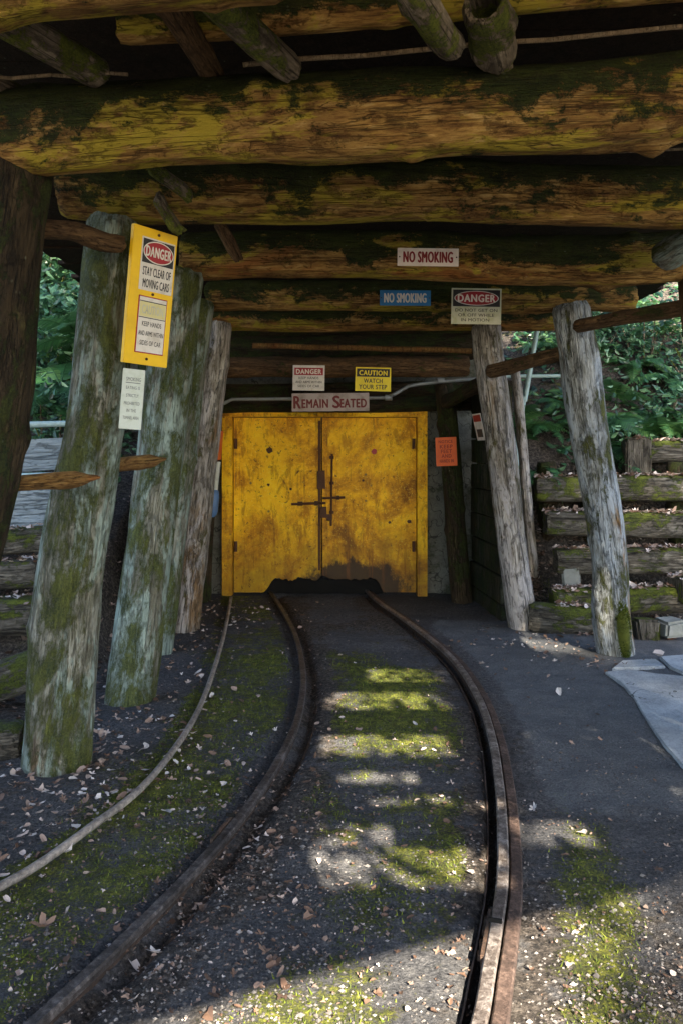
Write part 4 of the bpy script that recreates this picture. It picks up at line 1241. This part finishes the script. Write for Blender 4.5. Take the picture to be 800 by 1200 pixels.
for i, (px, py, Y, rx, rz, n, sz, lab) in enumerate([
    (70, 440, 7.6, .55, 1.3, 1700, .085, 'big glossy shrub filling the gap between the dark post and the mossy post'),
    (30, 400, 8.6, .8, 2.2, 2200, .10, 'tall leafy shrub behind the dark post'),
    (100, 330, 8.8, .8, 2.0, 2200, .10, 'tall leafy shrub under the curved brown pole'),
    (60, 480, 6.6, .35, .45, 700, .06, 'low bright shrub just above the pale pipe rail'),
    (-40, 420, 7.6, .7, 1.8, 1500, .10, 'leafy shrub wholly behind the dark bark post'),
]):
    p = at(px, py, Y); p.z = gz(p.x, p.y) - .05
    shrub('leafy_shrub', lab, 'shrub', BG, p, rx, .45, max(rz, at(px, py, Y).z - p.z + rz * .35), int(n * .8), sz * 1.25, 430 + i)
for i, (px, py, Y, lab) in enumerate([(72, 455, 6.9, 'drooping green fern above the pale pipe rail of the plank fence'), (48, 475, 6.7, 'green fern half hidden by the dark bark post'), (95, 400, 7.2, 'green fern against the upper part of the mossy post')]):
    p = at(px, py, Y)
    fern(lab, p, 1.0, i * 2.0, i, tilt=.4)

# ground cover on the banks (nobody could count it)
def cover():
    rnd = random.Random(9)
    mb, tint = MB(), []
    n = 0
    while n < 9000:
        if rnd.random() < .55: x, y = rnd.uniform(1.75, 6.5), rnd.uniform(6.95, 11.5)
        else: x, y = rnd.uniform(-7, -1.8), rnd.uniform(5.9, 12)
        if fbm(x * 1.1, y * 1.1, 4) < -.25: continue
        z = gz(x, y)
        tn = .4 + .35 * fbm(x * 2.0, y * 2.0, 8)
        leaf_quad(mb, tint, Vector((x, y, z + rnd.uniform(.01, .16))), Vector((rnd.gauss(0, .4), rnd.gauss(-.5, .4), 1)), rnd.uniform(.05, .12), rnd, tn)
        n += 1
    o = leafset('ground_cover', mb, tint, M['ivy'])
    tag(o, 'ivy and small leaves covering the banks', 'ground cover', kind='stuff')
cover()

# trees
def tree(label, base, height, crown_c, cr, n, size, seed):
    rnd = random.Random(seed)
    base = Vector(base); base.z = gz(base.x, base.y) - .2
    root = tag(empty('leafy_tree', base), label, 'tree', 'trees around the mine entrance')
    cc = Vector(crown_c)
    tr = MB()
    top = Vector((base.x + (cc.x - base.x) * .6, base.y + (cc.y - base.y) * .6, cc.z))
    pts = [base.lerp(top, t) + Vector((fbm(t * 3, seed) * .2, fbm(t * 3, seed + 5) * .2, 0)) for t in [i / 8 for i in range(9)]]
    tr.tube(pts, [.26 * (1 - .7 * i / 8) for i in range(9)], 12)
    for k in range(9):
        a = pts[rnd.randint(4, 8)]; u = Vector((rnd.gauss(0, 1), rnd.gauss(0, 1), rnd.gauss(.2, .6))).normalized()
        b = cc + Vector((u.x * cr[0], u.y * cr[1], u.z * cr[2])) * .75
        tr.tube([a, a.lerp(b, .5) + Vector((0, 0, .15)), b], [.09, .06, .02], 7, False)
    tr.build('trunk', M['bark'], root, origin=tuple(base))
    lv, tint = MB(), []
    cl = []
    for _ in range(n // 60):
        u = Vector((rnd.gauss(0, 1), rnd.gauss(0, 1), rnd.gauss(0, 1))).normalized() * rnd.uniform(.25, 1) ** .5
        cl.append((Vector((u.x * cr[0], u.y * cr[1], u.z * cr[2])), rnd.uniform(.35, .75), rnd.uniform(.2, .8)))
    for k in range(n):
        c, r, tn = rnd.choice(cl)
        p = c + Vector((rnd.gauss(0, 1), rnd.gauss(0, 1), rnd.gauss(0, .7))) * r * .6
        leaf_quad(lv, tint, p, Vector((rnd.gauss(0, .6), rnd.gauss(0, .6), 1)), size * rnd.uniform(.7, 1.3), rnd, tn)
    leafset('crown', lv, tint, M['tree'], root, loc=cc)
tree('leafy tree on the bank beyond the plank fence', (-5.2, 11.5, 0), 8, (-4.6, 11.0, 6.2), (2.6, 1.8, 2.4), 4500, .17, 1)
tree('leafy tree on the fern bank above the silver post', (5.0, 12.0, 0), 8, (4.6, 11.6, 7.2), (2.6, 1.8, 2.2), 4500, .17, 2)
tree('unseen tree behind the viewer, set to shade the concrete path', (11.9, -15.2, 0), 15, (9.95, -16.3, 14.0), (2.45, 2.5, 1.5), 5200, .22, 3)  # from here on unseen trees behind the viewer, crowns set to block the sun
tree('unseen small loose tree added to dapple the near end of the asphalt', (7.2, -10.4, 0), 9, (5.9, -11.0, 9.0), (1.1, .8, .7), 150, .18, 6)
tree('unseen tree behind the viewer, added to shade the fern bank', (11.4, -11.0, 0), 16, (9.6, -12.3, 15.0), (3.0, 2.8, 1.6), 8000, .22, 4)
tree('unseen tree behind the viewer, added to shade the fence steps', (-2.4, -12.0, 0), 16, (2.6, -10.8, 15.0), (3.2, 2.6, 1.4), 8000, .22, 5)

# ------------------------------------------------------------------ fallen leaves
def dry_leaf(mb, tint, p, size, rnd, tn, lobes=5, up=None):
    """a curled dead leaf: lobed, oval or a torn piece"""
    n = up or Vector((rnd.gauss(0, .30), rnd.gauss(0, .30), 1)).normalized()
    a = Quaternion(n, rnd.uniform(0, 2 * pi)) @ n.orthogonal().normalized()
    b = n.cross(a)
    curl, fold = rnd.uniform(-.6, 1.5), rnd.uniform(0, .8)
    kind = rnd.random()
    if kind < .42:      # lobed
        m = lobes * 4
        def rad(k):
            ph = k % 4
            return (1.0, .78, .40, .74)[ph] * rnd.uniform(.8, 1.15) * (1 - .25 * abs(((k / m) * 2 + 1) % 2 - 1) * 1.0)
        st = rnd.uniform(.6, .95)
    elif kind < .56:     # oval, folded on its midrib
        m = 10
        def rad(k): return rnd.uniform(.88, 1.08)
        st = rnd.uniform(.35, .6)
    else:               # torn piece
        m = 8
        def rad(k): return rnd.uniform(.35, 1.1)
        st = rnd.uniform(.5, 1)
    ring = []
    for k in range(m):
        ang = 2 * pi * k / m + rnd.uniform(-.12, .12)
        r = size * .5 * rad(k)
        u, v = cos(ang) * r, sin(ang) * r * st
        ring.append(p + a * u + b * v + n * (curl * (v * v + .5 * u * u) / size + fold * abs(v) * .8 + rnd.uniform(0, .05) * size))
    c1, c2 = p + a * size * .22 + n * .001, p - a * size * .22 + n * .001
    mb.add([p + n * .001] + ring, [(0, k + 1, (k + 1) % m + 1) for k in range(m)])
    tint += [min(1, max(0, tn + rnd.uniform(-.04, .04)))] * m

def litter():
    rnd = random.Random(21)
    mb, tint = MB(), []
    def tone():
        r = rnd.random()
        return rnd.uniform(.02, .30) if r < .50 else rnd.uniform(.30, .6) if r < .84 else rnd.uniform(.6, .88)
    def put(x, y, size, lift=.004, tn=None):
        z = gz(x, y)
        if y < 2.1: size = min(size, .045)
        dry_leaf(mb, tint, Vector((x, y, z + lift + rnd.uniform(0, .006))), size, rnd, tone() if tn is None else tn, rnd.choice((3, 4, 5)))
    # drifts (px centre, spread px, count, size)
    drifts = [((180, 790), (45, 45), 260, .065), ((120, 850), (35, 40), 190, .07), ((150, 920), (90, 40), 210, .06), ((40, 930), (50, 40), 200, .065), ((185, 800), (70, 70), 220, .045), ((285, 715), (60, 14), 220, .065), ((225, 745), (40, 20), 190, .065),
              ((240, 860), (60, 40), 26, .05), ((60, 1000), (90, 50), 60, .05), ((200, 1130), (110, 50), 120, .05), ((320, 1010), (80, 60), 170, .045), ((300, 960), (50, 60), 120, .05), ((400, 1080), (110, 60), 170, .045),
              ((370, 860), (20, 70), 90, .05), ((500, 900), (40, 70), 110, .045), ((555, 1130), (30, 60), 90, .045), ((540, 930), (22, 60), 80, .045), ((430, 790), (80, 60), 60, .05), ((600, 745), (40, 12), 100, .06), ((690, 765), (45, 12), 100, .065),
              ((640, 800), (60, 40), 26, .05), ((680, 880), (70, 50), 40, .045), ((720, 1000), (80, 70), 70, .04), ((690, 1100), (90, 50), 120, .035), ((450, 960), (90, 60), 90, .04), ((560, 760), (60, 30), 30, .05), ((420, 1150), (120, 50), 120, .035)]
    for (cx, cy), (sx, sy), n, s in drifts:
        for _ in range(n):
            px, py = rnd.gauss(cx, sx), rnd.gauss(cy, sy)
            if py < 703: continue
            p = on_ground(px, py)
            if p.y > 7.4 or p.y < 1.2: continue
            put(p.x, p.y, s * .82 * rnd.choice((.25, .35, .45, .6, .8, 1.0) if cx < 330 or cy < 780 else (.2, .25, .3, .35, .45, .6, .9)), tn=rnd.choice((.1, .25, .35, .5, .6, .75, .88)) if cx < 290 and cy < 1010 or cy < 780 else None)
    for _ in range(4600):       # crumbs
        px, py = rnd.uniform(-20, 820), rnd.uniform(705, 1230) ** 1
        p = on_ground(px, py)
        if fbm(p.x * 1.5, p.y * 1.5, 11) < (-.05 if p.x < .6 else .12): continue
        put(p.x, p.y, rnd.uniform(.006, .016), tn=rnd.uniform(0, .5) if rnd.random() < .85 else .75)
    # banks: on the terraces and between posts
    for _ in range(900):
        x, y = rnd.uniform(1.6, 3.2), rnd.uniform(5.75, 7.0)
        put(x, y, rnd.uniform(.04, .09), .01)
    for _ in range(260):
        p = at(rnd.gauss(632, 9), rnd.uniform(600, 700), 6.25)
        x, y = p.x, rnd.uniform(6.1, 6.7)
        put(x, y, rnd.uniform(.04, .09), .02)
    for _ in range(500):
        put(rnd.uniform(-2.8, -1.45), rnd.uniform(3.5, 5.6), rnd.uniform(.04, .09), .01)
    o = leafset('fallen_leaves', mb, tint, M['dry'])
    tag(o, 'drifts of dry fallen leaves and crumbs over the ground', 'fallen leaves', kind='stuff')
litter()
# leaves lying on the terrace timbers
def timber_leaves():
    rnd = random.Random(31)
    dg = bpy.context.evaluated_depsgraph_get()
    mb, tint = MB(), []
    for _ in range(2200):
        if rnd.random() < .72: x, y = rnd.uniform(1.65, 3.3), rnd.uniform(5.85, 7.0)
        else: x, y = rnd.uniform(-2.9, -1.75), rnd.uniform(3.7, 5.4)
        ok, loc, nrm, _, ob, _ = S.ray_cast(dg, Vector((x, y, 2.2)), Vector((0, 0, -1)))
        if ok and ob.name.startswith(('retaining_timber', 'wedge_block')) and nrm.z > .6:
            dry_leaf(mb, tint, loc + Vector((0, 0, .008)), rnd.uniform(.04, .085), rnd, rnd.choice((.3, .5, .75, .85)), rnd.choice((3, 4, 5)))
    o = leafset('leaf_litter', mb, tint, M['dry'])
    tag(o, 'dry leaves lying along the tops of the retaining timbers', 'fallen leaves', kind='stuff')
bpy.context.view_layer.update()
timber_leaves()
# conspicuous single leaves
LG = 'single conspicuous fallen leaves'
for i, (px, py, sz, tn, lab) in enumerate([
    (52, 1092, .085, .34, 'large brown leaf lying on the dark moss near the front'),
    (195, 955, .060, .90, 'pale leaf lying flat between the ground pipe and the rail'),
    (785, 752, .100, 1.0, 'bright orange leaf on the lowest terrace near the flagstones'),
    (182, 1113, .060, .86, 'pale pointed leaf beside the dark rail at the front'),
    (158, 1125, .065, .88, 'pale broad leaf touching the dark rail at the front'),
    (295, 1031, .060, .42, 'rust brown leaf upright among crumbs between the rails'),
    (486, 852, .050, .86, 'whitish leaf on the asphalt between the rails'),
    (655, 813, .075, .88, 'whitish curled leaf alone on the asphalt past the guard plate'),
    (565, 780, .050, .90, 'tiny white leaf on the asphalt behind the guard plate bend'),
    (592, 787, .050, .42, 'small red brown leaf on the asphalt near the pale grey post'),
    (684, 979, .060, .86, 'pale leaf on the dark asphalt past the rail bend'),
    (625, 950, .060, .88, 'pale leaf close beside the guard plate of the rail'),
    (770, 777, .090, .90, 'pale leaf pile piece on the cracked flagstone'),
    (245, 868, .060, .50, 'orange brown leaf beside the ground pipe bend'),
    (208, 797, .060, .60, 'tan leaf near the foot of the mossy posts'),
    (770, 1022, .060, .25, 'dark reddish leaf lying on the shaded asphalt'),
]):
    mb, tint = MB(), []
    r_ = random.Random(600 + i)
    p = on_ground(px, py); z = gz(p.x, p.y)
    if i in (2,): p = at(px, py, 5.68); z = p.z
    if i == 12: z = .034
    dry_leaf(mb, tint, Vector((0, 0, .008)), sz, r_, tn, 5)
    o = leafset('fallen_leaf', mb, tint, M['dry'], loc=(p.x, p.y, z + .004))
    tag(o, lab, 'leaf', LG)

# unseen leaves and twigs, added at the roof holes to break up the sun patches
def added_dapple_leaves():
    rnd = random.Random(66)
    mb, tint = MB(), []
    for x0, x1, y0, y1 in GAPS:
        w, h = x1 - x0, y1 - y0
        for _ in range(int(24 + 190 * w * max(h, .12))):
            t = rnd.random()
            if t < .35: x, y = rnd.choice((x0, x1)) + rnd.gauss(0, .06), rnd.uniform(y0, y1)
            elif t < .75: x, y = rnd.uniform(x0, x1), rnd.choice((y0, y1)) + rnd.gauss(0, .03)
            else: x, y = rnd.uniform(x0, x1), rnd.uniform(y0, y1)
            dry_leaf(mb, tint, Vector((x, y, ZR + .02 + rnd.uniform(0, .02))), rnd.uniform(.05, .13), rnd, rnd.uniform(.1, .6), rnd.choice((3, 4, 5)))
        for _ in range(3):
            a = Vector((rnd.uniform(x0 - .1, x1), y0 - .1, ZR + .03)); b = Vector((rnd.uniform(x0, x1 + .1), y1 + .1, ZR + .04))
            n0 = len(mb.f); mb.tube([a, a.lerp(b, .5) + Vector((rnd.uniform(-.05, .05), 0, .02)), b], .006, 5); tint.extend([.2] * (len(mb.f) - n0))
    o = leafset('added_dapple_leaves', mb, tint, M['dry'], ROOF, loc=(0, 0, 0))
    o['kind'] = 'stuff'
added_dapple_leaves()

# loose grit (nobody could count it)
def grit():
    rnd = random.Random(55)
    g = G('grit_stone')
    at_ = g.n('ShaderNodeAttribute', attribute_name='tint')
    mt = g.done(g.ramp(at_.outputs['Fac'], [(0, (0.02, 0.018, 0.017)), (.5, (0.09, 0.08, 0.075)), (.85, (0.17, 0.155, 0.145)), (1, (0.27, 0.24, 0.22))]), .85, .25)
    mb, tint = MB(), []
    n = 0
    while n < 5500:
        p = on_ground(rnd.uniform(-30, 830), 705 + 510 * rnd.random() ** .8)
        if p.y > 7.3: continue
        d = fbm(p.x * 2.2, p.y * 2.2, 31) + (.15 if p.y < 2.6 else 0) - (.5 if p.x > .75 and p.y > 2.6 else 0)
        if d < rnd.uniform(-.35, .35): continue
        r = rnd.uniform(.0022, .0055) * (1.8 if rnd.random() < .06 else 1)
        z = gz(p.x, p.y)
        o = [Vector((p.x, p.y, z + r * .3)) + Vector(q) * r for q in [(rnd.uniform(.7, 1.4), 0, 0), (-rnd.uniform(.7, 1.4), 0, 0), (0, rnd.uniform(.7, 1.4), 0), (0, -rnd.uniform(.7, 1.4), 0), (rnd.uniform(-.3, .3), rnd.uniform(-.3, .3), rnd.uniform(.5, .9)), (0, 0, -.8)]]
        mb.add(o, [(0, 2, 4), (2, 1, 4), (1, 3, 4), (3, 0, 4), (2, 0, 5), (1, 2, 5), (3, 1, 5), (0, 3, 5)])
        tint += [min(1, max(0, rnd.gauss(.5, .25)))] * 8
        n += 1
    tag(leafset('grit', mb, tint, mt), 'loose grit scattered over the asphalt', 'grit', kind='stuff')
grit()

# moss swelling at the foot of the silver post
def moss_foot(post_name='silver'):
    rnd = random.Random(5)
    par = FOOT
    mb, tint = MB(), []
    c = at(727, 738, 5.20)
    for _ in range(5000):
        u = Vector((rnd.gauss(0, 1), rnd.gauss(0, 1), rnd.gauss(0, 1))).normalized()
        p = c + Vector((u.x * .055 - u.z * .02, u.y * .08, u.z * .22))
        a = rnd.uniform(0, 2 * pi); w = rnd.uniform(.002, .005)
        d = Vector((cos(a) * w, sin(a) * w, 0)); h = rnd.uniform(.01, .022)
        mb.add([p - d, p + d, p + (u + Vector((0, 0, .3))) * h], [(0, 1, 2)]); tint.append(min(1, max(0, rnd.gauss(.5, .25))))
    o = leafset('moss_patch', mb, tint, M['grass'], par, loc=c)
    for v in o.data.vertices: v.co -= c
    mb = MB()
    ring = 14
    rows = [(-1, .02)] + [(k / 6 - .85, math.sqrt(max(.05, 1 - (k / 6 - .85) ** 2))) for k in range(11)] + [(1, .02)]
    vs = [c + Vector((.052 * r_ * cos(2 * pi * k / ring) - z_ * .02, .075 * r_ * sin(2 * pi * k / ring), .215 * z_)) for z_, r_ in rows for k in range(ring)]
    mb.add(vs, [(i * ring + k, i * ring + (k + 1) % ring, (i + 1) * ring + (k + 1) % ring, (i + 1) * ring + k) for i in range(len(rows) - 1) for k in range(ring)], True)
    b = mb.build('moss_cushion', M['mosscushion'], o, origin=tuple(c))
M['mosscushion'] = plain('moss_cushion', (0.10, 0.11, 0.012), .9, dirt=.3, dirtcol=(.03, .035, .01), scale=30, bump=1.0)
moss_foot()

# moss blades on the greener patches
def moss_blades():
    rnd = random.Random(77)
    me = GROUND.data
    cov = me.color_attributes['cover'].data
    mb, tint = MB(), []
    cand = [i for i, v in enumerate(me.vertices) if -2 < v.co.x < 2 and 1.6 < v.co.y < 5.2 and cov[i].color[0] > .36]
    for _ in range(18000):
        i = rnd.choice(cand)
        if cov[i].color[0] + rnd.uniform(-.2, .2) < .42: continue
        p = me.vertices[i].co + Vector((rnd.uniform(-.02, .02), rnd.uniform(-.02, .02), -.002))
        h = rnd.uniform(.005, .016)
        a = rnd.uniform(0, 2 * pi); w = rnd.uniform(.002, .004)
        d = Vector((cos(a) * w, sin(a) * w, 0))
        tip = p + Vector((rnd.gauss(0, .5) * h, rnd.gauss(0, .5) * h, h))
        mb.add([p - d, p + d, tip], [(0, 1, 2)])
        tint.append(min(1, max(0, rnd.gauss(.5, .25))))
    o = leafset('moss', mb, tint, M['grass'])
    tag(o, 'short moss growing between and beside the rails', 'moss', kind='stuff')
moss_blades()
